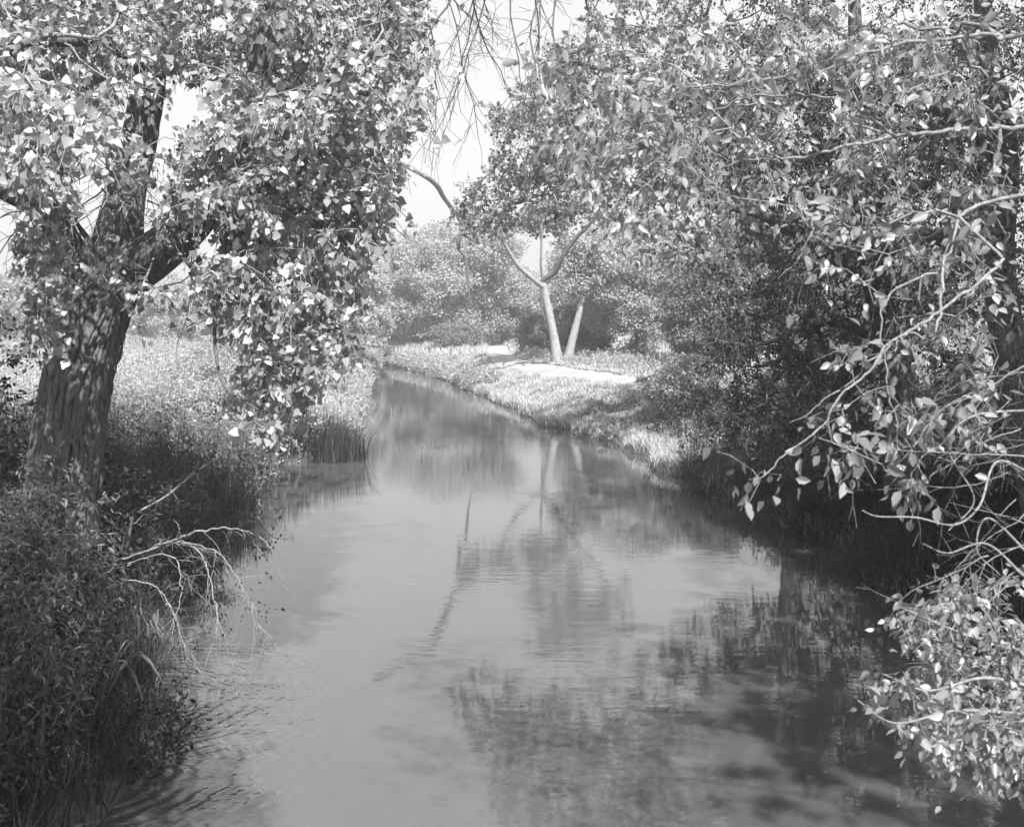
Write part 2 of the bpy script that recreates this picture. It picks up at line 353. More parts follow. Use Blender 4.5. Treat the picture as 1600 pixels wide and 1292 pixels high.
# ------------------------------------------------------------------ ground cover
def scatter(n, xf, yr, seed=0, pw=1.0, dens=None):
    r = np.random.default_rng(seed); y = yr[0] + (yr[1] - yr[0]) * r.random(n) ** pw; lo, hi = xf(y); x = lo + (hi - lo) * r.random(n)
    if dens is not None:
        k = r.random(n) < dens(x, y); x, y = x[k], y[k]
    return np.stack([x, y, terrain(x, y)], 1), r
nsc = lambda x, y, s=.5, sd_=1: fbm(np.stack([x * s, y * s, 0 * x], 1), sd_)
def offpath(x, y): return ((np.abs(x - xp(y)) > .7 + .4 * nsc(x, y, 2, 5)) | (y > 104))
# right bank turf
p, r = scatter(330000, lambda y: (xr(y) - .08, xp(y) + 5), (10, 75), 11, 1.25, lambda x, y: offpath(x, y) * (.45 + .9 * nsc(x, y, 1.2)))
D = p[:, 1]; hh = (.06 + .13 * nsc(p[:, 0], p[:, 1], .7, 9) ** 2 * 2) * r.uniform(.6, 1.5, len(p)); edge = np.exp(-np.maximum(p[:, 0] - xr(D), 0) / .5)
tag(blades("bank_grass", p, hh * (1 + .6 * edge), .004 + .00045 * D, .7, M['grass'], rng=r), 'short pale grass covering the sloping right bank', 'grass', kind='stuff')
p, r = scatter(50000, lambda y: (xr(y) - .05, xr(y) + 30), (72, 125), 18, 1, lambda x, y: offpath(x, y) * 1.0)
tag(blades("far_bank_grass", p, r.uniform(.2, .5, len(p)), .06, .6, M['grass'], rng=r), 'pale grass where the canal and the path reach the bend', 'grass', kind='stuff')
# long grass, darkened for shade, hanging over the near right waterline
p, r = scatter(60000, lambda y: (xr(y) - .12, xr(y) + 3.2), (9.5, 24), 12, 1, lambda x, y: .25 + 1.2 * nsc(x, y, 1.1, 3))
tag(blades("overhanging_grass", p, r.uniform(.25, .62, len(p)), .012, .75, M['shade_grass'], rng=r, curl=.8), 'long shade-darkened grass hanging over the near right waterline', 'grass', kind='stuff')
# far meadow and verge
p, r = scatter(90000, lambda y: (-70 + 0 * y, xl(y) - 1), (22, 130), 13, 1.0)
tag(blades("meadow_grass", p, r.uniform(.25, .6, len(p)), .02 + .0007 * p[:, 1], .6, M['grass'], rng=r), 'pale open meadow grass beyond the left bank', 'grass', kind='stuff')
p, r = scatter(60000, lambda y: (xp(y) + 1.05, xp(y) + 40), (14, 130), 14, 1.0)
tag(blades("verge_grass", p, r.uniform(.2, .5, len(p)), .02 + .0006 * p[:, 1], .6, M['grass'], rng=r), 'pale grass on the far side of the dirt path', 'grass', kind='stuff')
# left bank grass, near
p, r = scatter(90000, lambda y: (xl(y) - 7, xl(y) + .08), (5, 30), 15, 1.0, lambda x, y: .3 + .9 * nsc(x, y, .9, 4))
tag(blades("waterside_grass", p, r.uniform(.25, .75, len(p)), .010 + .0003 * p[:, 1], .55, M['shade_grass'], rng=r), 'shade-darkened long grass along the near left bank', 'grass', kind='stuff')
# tall leafy weeds of the left bank: stems with small leaves
def weeds(name, label, n, xf, yr, seed, hmin, hmax, mat, per=16, dens=None, ls=1.0):
    p, r = scatter(n, xf, yr, seed, 1.2, dens); n = len(p)
    h = r.uniform(hmin, hmax, n) * (.6 + .8 * nsc(p[:, 0], p[:, 1], .35, 6)); ln = r.normal(size=(n, 3)) * [.22, .22, 0]
    t = r.random((n, per)) ** .8; base = p[:, None, :] + h[:, None, None] * t[..., None] * (np.array([0, 0, 1.]) + ln[:, None, :])
    base = base + r.normal(size=base.shape) * [.05, .05, .03]
    D = np.repeat(p[:, 1], per); c = base.reshape(-1, 3); m = len(c)
    ax = unit(rdir(m, r) + [0, 0, .45]); V, F = cards_vf(c, ax, rdir(m, r) + np.array([-.3, -.7, .6]), (.045 + .0016 * D) * r.uniform(.7, 1.5, m) * ls, .42)
    s = unit(np.stack([np.cos(np.arange(n)), np.sin(np.arange(n)), 0 * h], 1)) * (.004 + .0001 * p[:, 1:2]); top = p + h[:, None] * (np.array([0, 0, 1.]) + ln)
    V2 = np.stack([p - s, p + s, top + s * .5, top - s * .5], 1).reshape(-1, 3); F2 = np.arange(4 * n).reshape(n, 4) + len(V)
    o = mesh_quads(name, np.vstack([V, V2]), np.vstack([F, F2]), mat); return tag(o, label, 'weeds', kind='stuff')
weeds("tall_weeds", 'pale tall leafy weeds crowding the sunlit left bank', 13000, lambda y: (xl(y) - 8, xl(y) + .15), (20, 88), 21, .5, 1.15, M['weed'])
weeds("field_weeds", 'pale weeds scattered across the open left field', 6000, lambda y: (-45 + 0 * y, xl(y) - 7), (26, 110), 22, .4, .9, M['weed'], 12)
weeds("path_edge_weeds", 'low leafy weeds along the far edge of the path', 3500, lambda y: (xp(y) + 1.3, xp(y) + 6), (24, 95), 23, .25, .7, M['weed'], 12)
weeds("bank_toe_weeds", 'low weeds along the far right waterline', 2200, lambda y: (xr(y) - .1, xr(y) + 1.2), (52, 92), 24, .2, .6, M['weed'], 12)
weeds("shaded_weeds", 'shade-darkened leafy weeds under the near left trees', 3800, lambda y: (xl(y) - 6.5, xl(y) - .1), (6, 24), 25, .4, .95, M['shrub'], 20, ls=.8)
weeds("shaded_right_weeds", 'shade-darkened leafy undergrowth beneath the right bank trees', 3600, lambda y: (xr(y) + .6, xr(y) + 9), (12, 30), 26, .3, .8, M['shrub'], 20, ls=.8)

# ------------------------------------------------------------------ trees
def crown_leaves(C, rad, per, size, rng, up=.35, card=True, shape='delta', asp=.7, squash=.8, hang=0.0):
    n = len(C) * per; c = np.repeat(C, per, 0); rr = np.repeat(np.broadcast_to(rad, (len(C),)), per)
    d = rdir(n, rng); q = c + d * (rr * rng.random(n) ** .45)[:, None] * [1, 1, squash]
    nr = unit(rdir(n, rng) + d * .35 + np.array([.1, -.4, .0]) + np.array([0, 0, up])); ax = rdir(n, rng) + np.array([0, 0, -hang])
    sz = size * rng.uniform(.65, 1.35, n)
    return cards_vf(q, ax, nr, sz, asp) if card else leaves_vf(q, ax, nr, sz, shape)
def blob_points(center, rx, ry, rz, n, rng, gap=.46, s=.55, seed=0):
    d = rdir(n * 4, rng); rr = rng.random(n * 4) ** .4
    p = np.array(center) + d * rr[:, None] * [rx, ry, rz]
    keep = fbm(p * s / max(.25, rx * .12), seed) > gap - .12 * (rr < .55)
    return p[keep][:n]
def bg_tree(name, label, cat, px, pyb, pyt, wpx, Y, mat, bark='bark', n=260, per=90, size=.2, seed=1, group=None, lean=0, low=.12, trunk_h=.35, gap=.46, shape=1.0):
    """a whole tree or bush at its real distance: base at (px, pyb), top at pyt, crown wpx wide"""
    rng = np.random.default_rng(seed); x = (px - 800) / FPX * Y; zb = float(terrain(np.array([x]), np.array([Y]))[0]) - .1
    top = CAMZ - (pyt - HOR) / FPX * Y; H = top - zb; wr = wpx / FPX * Y / 2
    t = thing(name, label, cat, (x, Y, zb), group); r0 = .028 * H + .03; sk = Skel(20000)
    base = np.array([x, Y, zb]); tp = base + np.array([lean * H + rng.normal() * .04 * H, rng.normal() * .04 * H, H * .62])
    _, c, r = tube("trunk", [base, base + (tp - base) * .4 + rng.normal(size=3) * [.03 * H, .03 * H, 0], tp], [r0, r0 * .35], M[bark], t, n=14, k=9, flare=.4); sk.curve(c, r)
    cz = zb + H * (low + (1 - low) / 2); cen = (x + lean * H * .6, Y, cz)
    pts = blob_points(cen, wr, wr * .95, H * (1 - low) / 2, n, rng, gap, seed=seed)
    # lobes: a few off-centre masses give the uneven outline
    lob = [blob_points((cen[0] + rng.uniform(-.75, .75) * wr, Y + rng.uniform(-.6, .6) * wr, zb + H * rng.uniform(low + .15, .86)), wr * .42, wr * .42, H * .16, n // 9, rng, gap - .04, seed=seed + 3) for _ in range(6)]
    pts = np.vstack([pts] + lob); pts = pts[pts[:, 2] > zb + .15]
    sk.grow(pts[:: max(1, len(pts) // 110)], step=max(.5, H / 14), rng=rng); b = sk.mesh("twig_canopy", M[bark], t, r_tip=.012 + .002 * H, k=4)
    V, F = crown_leaves(pts, .11 * wr + .28 * min(1, wr / 3) + .1, per, size, rng); mesh_quads("crown", V, F, M[mat], t); return t

BT = 'trees along the far bend of the canal'
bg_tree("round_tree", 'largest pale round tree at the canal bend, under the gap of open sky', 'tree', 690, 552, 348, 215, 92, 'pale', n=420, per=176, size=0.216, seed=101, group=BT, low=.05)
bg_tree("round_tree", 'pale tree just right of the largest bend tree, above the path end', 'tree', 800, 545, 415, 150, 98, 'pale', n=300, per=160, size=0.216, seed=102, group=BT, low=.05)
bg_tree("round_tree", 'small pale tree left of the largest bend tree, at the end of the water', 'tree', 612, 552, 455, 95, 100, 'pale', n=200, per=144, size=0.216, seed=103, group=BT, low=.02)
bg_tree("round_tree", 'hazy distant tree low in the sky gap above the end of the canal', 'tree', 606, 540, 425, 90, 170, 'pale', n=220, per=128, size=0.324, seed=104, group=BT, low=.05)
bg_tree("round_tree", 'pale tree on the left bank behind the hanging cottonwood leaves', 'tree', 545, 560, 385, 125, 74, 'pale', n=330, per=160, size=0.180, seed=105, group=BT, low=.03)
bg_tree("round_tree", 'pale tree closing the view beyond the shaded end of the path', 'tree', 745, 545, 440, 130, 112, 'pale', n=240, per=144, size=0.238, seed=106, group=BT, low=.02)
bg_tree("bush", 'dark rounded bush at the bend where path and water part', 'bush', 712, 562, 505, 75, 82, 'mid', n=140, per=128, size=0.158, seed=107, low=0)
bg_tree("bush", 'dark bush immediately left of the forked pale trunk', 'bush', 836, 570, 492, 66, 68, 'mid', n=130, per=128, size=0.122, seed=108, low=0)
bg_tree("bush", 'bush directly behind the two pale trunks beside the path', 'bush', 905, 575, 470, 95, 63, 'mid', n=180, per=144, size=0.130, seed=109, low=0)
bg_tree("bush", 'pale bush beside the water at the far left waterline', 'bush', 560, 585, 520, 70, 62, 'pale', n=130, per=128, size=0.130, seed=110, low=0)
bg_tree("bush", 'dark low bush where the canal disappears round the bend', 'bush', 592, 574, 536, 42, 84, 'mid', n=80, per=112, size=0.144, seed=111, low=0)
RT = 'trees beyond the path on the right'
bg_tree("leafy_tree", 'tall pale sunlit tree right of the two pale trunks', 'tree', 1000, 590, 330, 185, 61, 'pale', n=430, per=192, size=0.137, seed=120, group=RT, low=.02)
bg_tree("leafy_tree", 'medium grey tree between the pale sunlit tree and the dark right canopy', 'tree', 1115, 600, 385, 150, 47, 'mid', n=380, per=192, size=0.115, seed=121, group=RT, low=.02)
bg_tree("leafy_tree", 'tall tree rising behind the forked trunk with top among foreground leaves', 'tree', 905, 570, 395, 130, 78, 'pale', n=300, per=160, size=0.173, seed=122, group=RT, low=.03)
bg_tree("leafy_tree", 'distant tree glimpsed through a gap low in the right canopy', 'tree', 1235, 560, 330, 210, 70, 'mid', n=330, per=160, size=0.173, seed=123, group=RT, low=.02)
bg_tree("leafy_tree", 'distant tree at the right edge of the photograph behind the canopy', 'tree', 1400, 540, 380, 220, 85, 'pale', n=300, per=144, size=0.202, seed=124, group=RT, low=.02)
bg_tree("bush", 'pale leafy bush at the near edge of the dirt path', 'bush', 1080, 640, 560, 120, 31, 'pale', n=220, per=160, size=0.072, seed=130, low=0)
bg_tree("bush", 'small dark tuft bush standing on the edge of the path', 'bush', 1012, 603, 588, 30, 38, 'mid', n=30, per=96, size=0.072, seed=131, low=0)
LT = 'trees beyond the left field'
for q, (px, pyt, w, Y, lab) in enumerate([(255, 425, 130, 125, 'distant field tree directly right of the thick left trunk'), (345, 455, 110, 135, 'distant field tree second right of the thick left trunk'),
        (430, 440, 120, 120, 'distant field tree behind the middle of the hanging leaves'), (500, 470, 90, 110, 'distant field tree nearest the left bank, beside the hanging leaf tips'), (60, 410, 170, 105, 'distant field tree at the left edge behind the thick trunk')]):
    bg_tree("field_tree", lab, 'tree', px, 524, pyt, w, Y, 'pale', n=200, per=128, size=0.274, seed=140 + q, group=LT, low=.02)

# far hazy woods closing the horizon
def woods(name, label, x0, x1, y0, y1, n, seed, h):
    r = np.random.default_rng(seed); x = r.uniform(x0, x1, n); y = r.uniform(y0, y1, n); z = terrain(x, y); C = []
    hh = h * r.uniform(.5, 1.2, n)
    for k in range(9): C.append(np.stack([x + r.normal(size=n) * hh * .22, y + r.normal(size=n) * hh * .22, z + hh * r.uniform(.08, 1, n)], 1))
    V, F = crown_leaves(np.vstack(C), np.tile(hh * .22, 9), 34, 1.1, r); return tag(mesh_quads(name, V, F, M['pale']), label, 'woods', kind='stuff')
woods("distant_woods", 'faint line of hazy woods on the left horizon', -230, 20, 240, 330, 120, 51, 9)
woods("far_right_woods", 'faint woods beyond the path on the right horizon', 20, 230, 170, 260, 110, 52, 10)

# forked tree with pale trunk beside the path
P3 = lambda a, b, c: P(a, b, c + 3)
t = thing("forked_tree", 'tree with smooth pale forked trunk standing beside the path', 'tree', P3(873, 575, 52)); rng = np.random.default_rng(5); sk = Skel()
_, c, r = tube("trunk", [P3(873, 580, 52), P3(866, 530, 52), P3(856, 480, 52), P3(850, 448, 52), P3(847, 438, 52)], [.30, .22, .2, .19, .16], M['barkp'], t, n=30, k=16, flare=.3, bark=.015, seed=3); sk.curve(c, r)
_, c, r = tube("limb", [P3(850, 450, 52), P3(835, 438, 51.5), P3(812, 418, 51), P3(795, 395, 50.5), P3(785, 370, 50)], [.15, .13, .11, .08], M['barkp'], t, n=20, k=10, wob=.1); sk.curve(c, r)
_, c, r = tube("limb", [P3(785, 372, 50), P3(750, 352, 46), P3(715, 335, 43), P3(700, 318, 41), P3(682, 290, 39), P3(664, 275, 38), P3(632, 257, 37), P3(602, 246, 36), P3(585, 235, 35.5)], [.07, .08, .10, .11, .11, .10], M['barkp'], t, n=40, k=10, wob=.15, bark=.01); sk.curve(c, r)
_, c, r = tube("limb", [P3(847, 440, 52), P3(855, 433, 51.8), P3(868, 424, 51.5), P3(880, 400, 51), P3(900, 372, 50.5), P3(925, 345, 50), P3(955, 300, 49.5), P3(985, 240, 49)], [.14, .15, .12, .11, .08, .05], M['bark'], t, n=30, k=10, wob=.15, bark=.02); sk.curve(c, r)  # the shade on this limb is put in by a darker bark
_, c, r = tube("limb", [P3(849, 442, 52), P3(845, 410, 51.5), P3(846, 370, 51), P3(840, 320, 50), P3(845, 270, 49)], [.08, .06, .04], M['barkp'], t, n=20, k=8, wob=.2); sk.curve(c, r)
_, c, r = tube("limb", [P3(846, 445, 52), P3(848, 460, 51.6), P3(846, 480, 51.5), P3(851, 500, 51.5)], [.05, .06, .03], M['twigd'], t, n=10, k=6); sk.curve(c, r)
_, c, r = tube("dead_limb", [P3(742, 378, 45), P3(732, 370, 45), P3(719, 366, 45), P3(717, 388, 45), P3(727, 402, 45), P3(730, 430, 45), P3(733, 455, 45), P3(738, 478, 45)], [.05, .09, .1, .08, .07, .05, .03], M['twigd'], t, n=36, k=8, wob=.1); sk.curve(c, r)
A = np.vstack([blob_points(P3(900, 240, 55), 3.6, 3, 2.6, 90, rng, .45, seed=2), blob_points(P3(845, 340, 54), 2.3, 2, 1.1, 40, rng, .45, seed=3), blob_points(P3(770, 350, 47), 1.6, 1.5, .8, 16, rng, .4, seed=4)])
sk.grow(A, .6, rng=rng); sk.mesh("twig_canopy", M['twigd'], t, .014, k=5)
V, F = crown_leaves(A, .55, 55, .15, rng, card=False); mesh_quads("crown", V, F, M['mid'], t)
t = thing("leaning_tree", 'shorter pale trunk leaning right, beside the forked tree', 'tree', P3(885, 573, 53)); sk = Skel()
_, c, r = tube("trunk", [P3(885, 578, 53), P3(891, 545, 53), P3(900, 510, 53), P3(907, 480, 53), P3(913, 445, 53.2), P3(916, 405, 53.5), P3(924, 370, 54)], [.29, .22, .18, .15, .11, .07, .03], M['barkp'], t, n=30, k=12, flare=.3, bark=.015, seed=6); sk.curve(c, r)
A = blob_points(P3(924, 412, 53.6), 2.2, 1.9, 2.0, 130, rng, .45, seed=5); sk.grow(A, .6, rng=rng); sk.mesh("twig_canopy", M['barkp'], t, .015, k=5)
V, F = crown_leaves(A, .6, 80, .16, rng); mesh_quads("crown", V, F, M['pale'], t)

# ------------------------------------------------------------------ near trees: crowns given by the space they fill
def inpoly(x, y, poly):
    c = np.zeros(len(x), bool); n = len(poly); k = n - 1
    for i in range(n):
        xi, yi = poly[i]; xj, yj = poly[k]
        c ^= ((yi > y) != (yj > y)) & (x < (xj - xi) * (y - yi) / (yj - yi + 1e-9) + xi); k = i
    return c
def fill(poly, y0, y1, n, rng, gap=.0, s=.9, seed=0):
    pl = np.array(poly, float); out = []
    while sum(map(len, out)) < n:
        m = n * 4; x = rng.uniform(pl[:, 0].min(), pl[:, 0].max(), m); y = rng.uniform(pl[:, 1].min(), pl[:, 1].max(), m); k = inpoly(x, y, poly)
        x, y = x[k], y[k]; Y = (y0 ** 3 + (y1 ** 3 - y0 ** 3) * rng.random(len(x))) ** (1 / 3)
        p = np.stack([(x - 800) / FPX * Y, Y, CAMZ - (y - HOR) / FPX * Y], 1)
        if gap: p = p[fbm(p * s, seed) > gap]
        out.append(p)
    return np.vstack(out)[:n]
def foliage(sk, ends, t, mat, wood, size, shape, rng, sub=4, per=5, ln=.3, droop=.5, r_tip=.003, k=5, lean=(0, 0, 0), twig_name="twig_canopy", crown="crown", face=.5):
    """leafy sprays at the end of every grown twig"""
    LP, LA, LN = [], [], []
    toward = np.array([.2, -.75, .6])
    for e in ends:
        b = sk.p[e]; d0 = unit(sk.dir[e][None])[0]
        for _ in range(sub):
            d = unit((d0 * .6 + rng.normal(size=3) * .75 + np.array([0, 0, -droop]) + lean)[None])[0]; L = ln * rng.uniform(.5, 1.4)
            mid = b + d * L * .5 + rng.normal(size=3) * .03; tip = b + d * L + np.array([0, 0, -droop * L * .35])
            if sk.n < len(sk.p) - 3:
                i1 = sk.add(mid, e); i2 = sk.add(tip, i1); sk.tip[i2] = .3
            u = rng.random(per)[:, None]; q = np.where(u < .5, b + (mid - b) * u * 2, mid + (tip - mid) * (u * 2 - 1)) + rng.normal(size=(per, 3)) * .035
            a = rdir(per, rng) + d * .5 + np.array([0, 0, -.75 * (droop > 0)]); LP.append(q + unit(a) * .02); LA.append(a); LN.append(rdir(per, rng) + toward * face)
    LP, LA, LN = map(np.vstack, (LP, LA, LN)); m = len(LP)
    sk.mesh(twig_name, M[wood], t, r_tip, k=k)
    V, F = leaves_vf(LP, LA, LN, size * rng.uniform(.55, 1.25, m), shape); return mesh_quads(crown, V, F, M[mat], t)

# the great cottonwood on the left bank
rng = np.random.default_rng(42)
gz = float(terrain(np.array([-4.9]), np.array([11.6]))[0])
t = thing("cottonwood_tree", 'huge old cottonwood with deeply furrowed leaning trunk on the left bank', 'tree', (-5.0, 11.6, gz - .1)); sk = Skel(90000)
_, c, r = tube("trunk", [P(92, 880, 11.6), P(100, 760, 11.6), P(108, 680, 11.6), P(122, 590, 11.6), P(138, 520, 11.7), P(158, 450, 11.8), P(180, 400, 11.9)], [.40, .36, .34, .335, .35, .37, .33], M['bark'], t, n=380, k=320, bark=.12, seed=12, nr=14); sk.curve(c[::15], r[::15])
_, c, r = tube("limb", [P(165, 440, 11.8), P(185, 370, 11.8), P(198, 300, 11.9), P(218, 220, 12), P(232, 130, 12.1), P(246, 30, 12.2), P(275, -120, 12.3), P(300, -330, 12)], [.28, .25, .21, .19, .17, .14, .10, .05], M['bark'], t, n=140, k=80, bark=.03, seed=15, nr=9); sk.curve(c[::8], r[::8])
_, c, r = tube("limb", [P(175, 450, 11.7), P(215, 415, 11.5), P(262, 382, 11.3), P(310, 335, 11.1), P(352, 270, 11), P(385, 180, 10.9), P(420, 60, 10.8), P(470, -120, 10.7), P(520, -300, 10.7)], [.30, .26, .23, .20, .17, .15, .12, .08, .04], M['bark'], t, n=150, k=80, bark=.028, seed=18, nr=9); sk.curve(c[::8], r[::8])
_, c, r = tube("limb", [P(150, 440, 11.8), P(105, 370, 11.4), P(60, 315, 11.2), P(0, 285, 11), P(-80, 230, 10.5), P(-200, 130, 10)], [.24, .19, .17, .15, .12, .07], M['bark'], t, n=80, k=60, bark=.02, seed=21, nr=8); sk.curve(c[::6], r[::6])
_, c, r = tube("limb", [P(470, -120, 10.7), P(540, -190, 11), P(640, -160, 11.5), P(740, -90, 12), P(830, -30, 12.6)], [.10, .08, .06, .045, .02], M['bark'], t, n=30, k=10, wob=.2); sk.curve(c, r)
_, c, r = tube("limb", [P(385, 180, 10.9), P(440, 140, 10.7), P(505, 130, 10.5), P(570, 150, 10.4)], [.10, .07, .05, .03], M['bark'], t, n=24, k=10, wob=.2); sk.curve(c, r)
_, c, r = tube("limb", [P(355, 270, 11), P(400, 270, 10.7), P(460, 285, 10.4), P(530, 320, 10.2)], [.09, .07, .045, .02], M['bark'], t, n=24, k=10, wob=.2); sk.curve(c, r)
_, c, r = tube("limb", [P(232, 130, 12.1), P(180, 80, 11), P(110, 60, 10), P(30, 90, 9)], [.12, .08, .06, .03], M['bark'], t, n=24, k=10, wob=.2); sk.curve(c, r)
A = np.vstack([
 fill([(-40, -60), (660, -60), (655, 100), (665, 200), (610, 230), (560, 260), (480, 240), (330, 120), (210, 140), (-40, 150)], 8.6, 13.5, 420, rng, .40, 1.1, 4),
 fill([(290, 200), (420, 150), (620, 150), (600, 330), (560, 370), (545, 410), (490, 420), (420, 410), (330, 330), (240, 260)], 9, 12.5, 265, rng, .42, 1.3, 5),
 fill([(20, 120), (210, 160), (240, 230), (190, 250), (120, 215), (70, 290), (20, 260)], 7, 10.5, 70, rng, .38, 1.2, 6),
 fill([(250, 250), (330, 330), (300, 350), (270, 310), (240, 290)], 9.5, 11, 12, rng),
 fill([(330, 400), (560, 400), (572, 470), (555, 520), (500, 530), (430, 500), (380, 520), (340, 470), (270, 470), (280, 430)], 9, 11, 44, rng),
 fill([(395, 500), (500, 520), (495, 590), (440, 620), (395, 590)], 9.3, 10.3, 22, rng),
 fill([(-250, -500), (800, -500), (700, -60), (-200, -60)], 9, 14, 330, rng, .42, .8, 7),
 fill([(-900, -400), (-60, -400), (-40, 300), (-500, 300)], 7, 14, 180, rng, .42, .8, 8),
 fill([(30, 330), (95, 300), (90, 540), (40, 560)], 9.5, 11, 22, rng), fill([(170, 370), (260, 390), (255, 470), (190, 460)], 10.2, 10.9, 9, rng), blob_points((-3.4, 11.5, 13.8), 4.2, 3.4, 4.2, 420, rng, .36, seed=12)])
ax_ = 800 + A[:, 0] / A[:, 1] * FPX; ay_ = HOR + (CAMZ - A[:, 2]) / A[:, 1] * FPX      # leave the fork of the big limbs open
A = A[~((ax_ > 195) & (ax_ < 325) & (ay_ > 320) & (ay_ < 440) & (A[:, 1] < 11.6) & (np.arange(len(A)) % 6 > 0)) & ~((ax_ > 150) & (ax_ < 275) & (ay_ > 150) & (ay_ < 410) & (A[:, 1] < 12.6) & (rng.random(len(A)) < .8))]
e1 = sk.grow(A, .3, .12, .35, rng)
foliage(sk, e1, t, 'cotton', 'twig', .076, 'delta', rng, sub=5, per=8, ln=.32, droop=.65, r_tip=.0036, face=1.0)
# a low sunlit hanging spray and the bare drooping twigs of the same tree
sk2 = Skel(9000)
_, c, r = tube("drooping_branch", [P(355, 330, 10.2), P(348, 430, 9.8), P(336, 500, 9.6), P(338, 560, 9.5), P(352, 605, 9.4), P(378, 625, 9.3), P(405, 640, 9.2)], [.022, .018, .016, .013, .010, .006], M['twigd'], t, n=30, k=6, wob=.04); sk2.curve(c, r)
_, c, r = tube("drooping_branch", [P(470, 440, 9.8), P(452, 520, 9.7), P(436, 580, 9.6), P(428, 620, 9.5), P(420, 660, 9.4)], [.016, .012, .010, .006, .003], M['twig'], t, n=24, k=6, wob=.04); sk2.curve(c, r)
A = np.vstack([fill([(395, 655), (430, 650), (432, 700), (410, 695)], 9.2, 9.5, 9, rng), fill([(380, 560), (490, 560), (480, 620), (400, 625)], 9.2, 10, 12, rng)])
e2 = sk2.grow(A, .15, .1, .3, rng)
foliage(sk2, e2, t, 'cotton', 'twig', .082, 'delta', rng, sub=3, per=3, ln=.10, droop=.8, r_tip=.003, twig_name="twig_canopy", crown="hanging_foliage")

# bare twigs hanging into the sky gap at the top centre
def bare(t, name, starts, mat, rng, L=(1.2, 2.4), r0=.012, forks=5, k=5, sag=1.0, spread=.35):
    for (b, d) in starts:
        sk = Skel(600)
        n = 14; L_ = rng.uniform(*L); p = np.array(b, float); dd = unit(np.array(d, float)[None])[0]; last = sk.add(p, -1, r0, False, dd); ids = [last]
        for q in range(n):
            dd = unit((dd + rng.normal(size=3) * .16 + np.array([0, 0, -.10 * sag]))[None])[0]; p = p + dd * L_ / n
            last = sk.add(p, last, r0 * (1 - .8 * (q + 1) / n)); ids.append(last)
        for f in range(forks):
            i = ids[int(rng.integers(2, n - 1))]; d2 = unit((sk.dir[i] / np.linalg.norm(sk.dir[i]) + rng.normal(size=3) * spread * 2)[None])[0]; p2 = sk.p[i].copy(); l2 = i; m = int(rng.integers(4, 9)); LL = L_ * rng.uniform(.15, .4)
            for q in range(m):
                d2 = unit((d2 + rng.normal(size=3) * .2 + np.array([0, 0, -.12 * sag]))[None])[0]; p2 = p2 + d2 * LL / m; l2 = sk.add(p2, l2, r0 * .42 * (1 - .8 * (q + 1) / m))
                if q == m // 2:
                    l3 = l2; p3 = p2.copy()
                    d3 = unit((d2 + rng.normal(size=3) * .6)[None])[0]
                    for _ in range(3): p3 = p3 + d3 * LL * .12; l3 = sk.add(p3, l3, r0 * .22)
        sk.mesh_own(name, M[mat], t, k)
st = []
for px in (600, 622, 640, 655, 665, 678, 690, 700, 712, 725, 736, 748, 765, 780, 790, 805, 822, 840, 855, 870):
    st.append((P(px + rng.normal() * 8, -70 + rng.uniform(-20, 60), 12 + rng.normal() * .5), (rng.normal() * .25, rng.normal() * .3, -1)))
bare(t, "bare_twig", st, 'twigd', rng, (1.1, 2.7), .012, 9, spread=.45)
st = [(P(565 + rng.normal() * 12, 280 + 12 * q, 10.4), (.75 + rng.normal() * .2, rng.normal() * .3, -.65)) for q in range(7)]
bare(t, "bare_twig", st, 'twigd', rng, (.4, .95), .007, 4)
st = [(P(100 + 14 * q + rng.normal() * 14, 300 + rng.normal() * 40, 11 + rng.normal() * .3), (rng.normal() * .4, -.3 + rng.normal() * .3, -.6)) for q in range(16)]
st += [(P(rng.uniform(90, 260), rng.uniform(60, 330), 10.8 + rng.normal() * .4), (rng.normal() * .5, -.3 + rng.normal() * .3, -.3 + rng.normal() * .4)) for q in range(18)]
bare(t, "bare_twig", st, 'twig', rng, (.8, 1.7), .011, 7, spread=.5)

# ---- right bank canopy
rng = np.random.default_rng(77)
def big_tree(name, label, base, curves, regions, leafmat, wood, size, shape, sub, per, ln, droop=.3, seed=1, bark=.02, extra=None, r_tip=.005, step=.45, cap=90000, face=.4, kk=4):
    rng = np.random.default_rng(seed); t = thing(name, label, 'tree', base); sk = Skel(cap)
    for q, (pts, rad) in enumerate(curves):
        _, c, r = tube("trunk" if q == 0 else "limb", pts, rad, M['bark'], t, n=60 if q == 0 else 36, k=24 if q == 0 else 10, bark=bark if q == 0 else 0, wob=.15 if q else 0, seed=seed, nr=10); sk.curve(c[::2], r[::2])
    A = np.vstack([fill(*a[:4], rng, *a[4:]) for a in regions]); e = sk.grow(A, step, .08, .35, rng)
    foliage(sk, e, t, leafmat, wood, size, shape, rng, sub, per, ln, droop, r_tip, kk, face=face); return t, sk, rng
B = P(1250, 620, 29); B[2] = float(terrain(B[:1], B[1:2])[0]) - .2
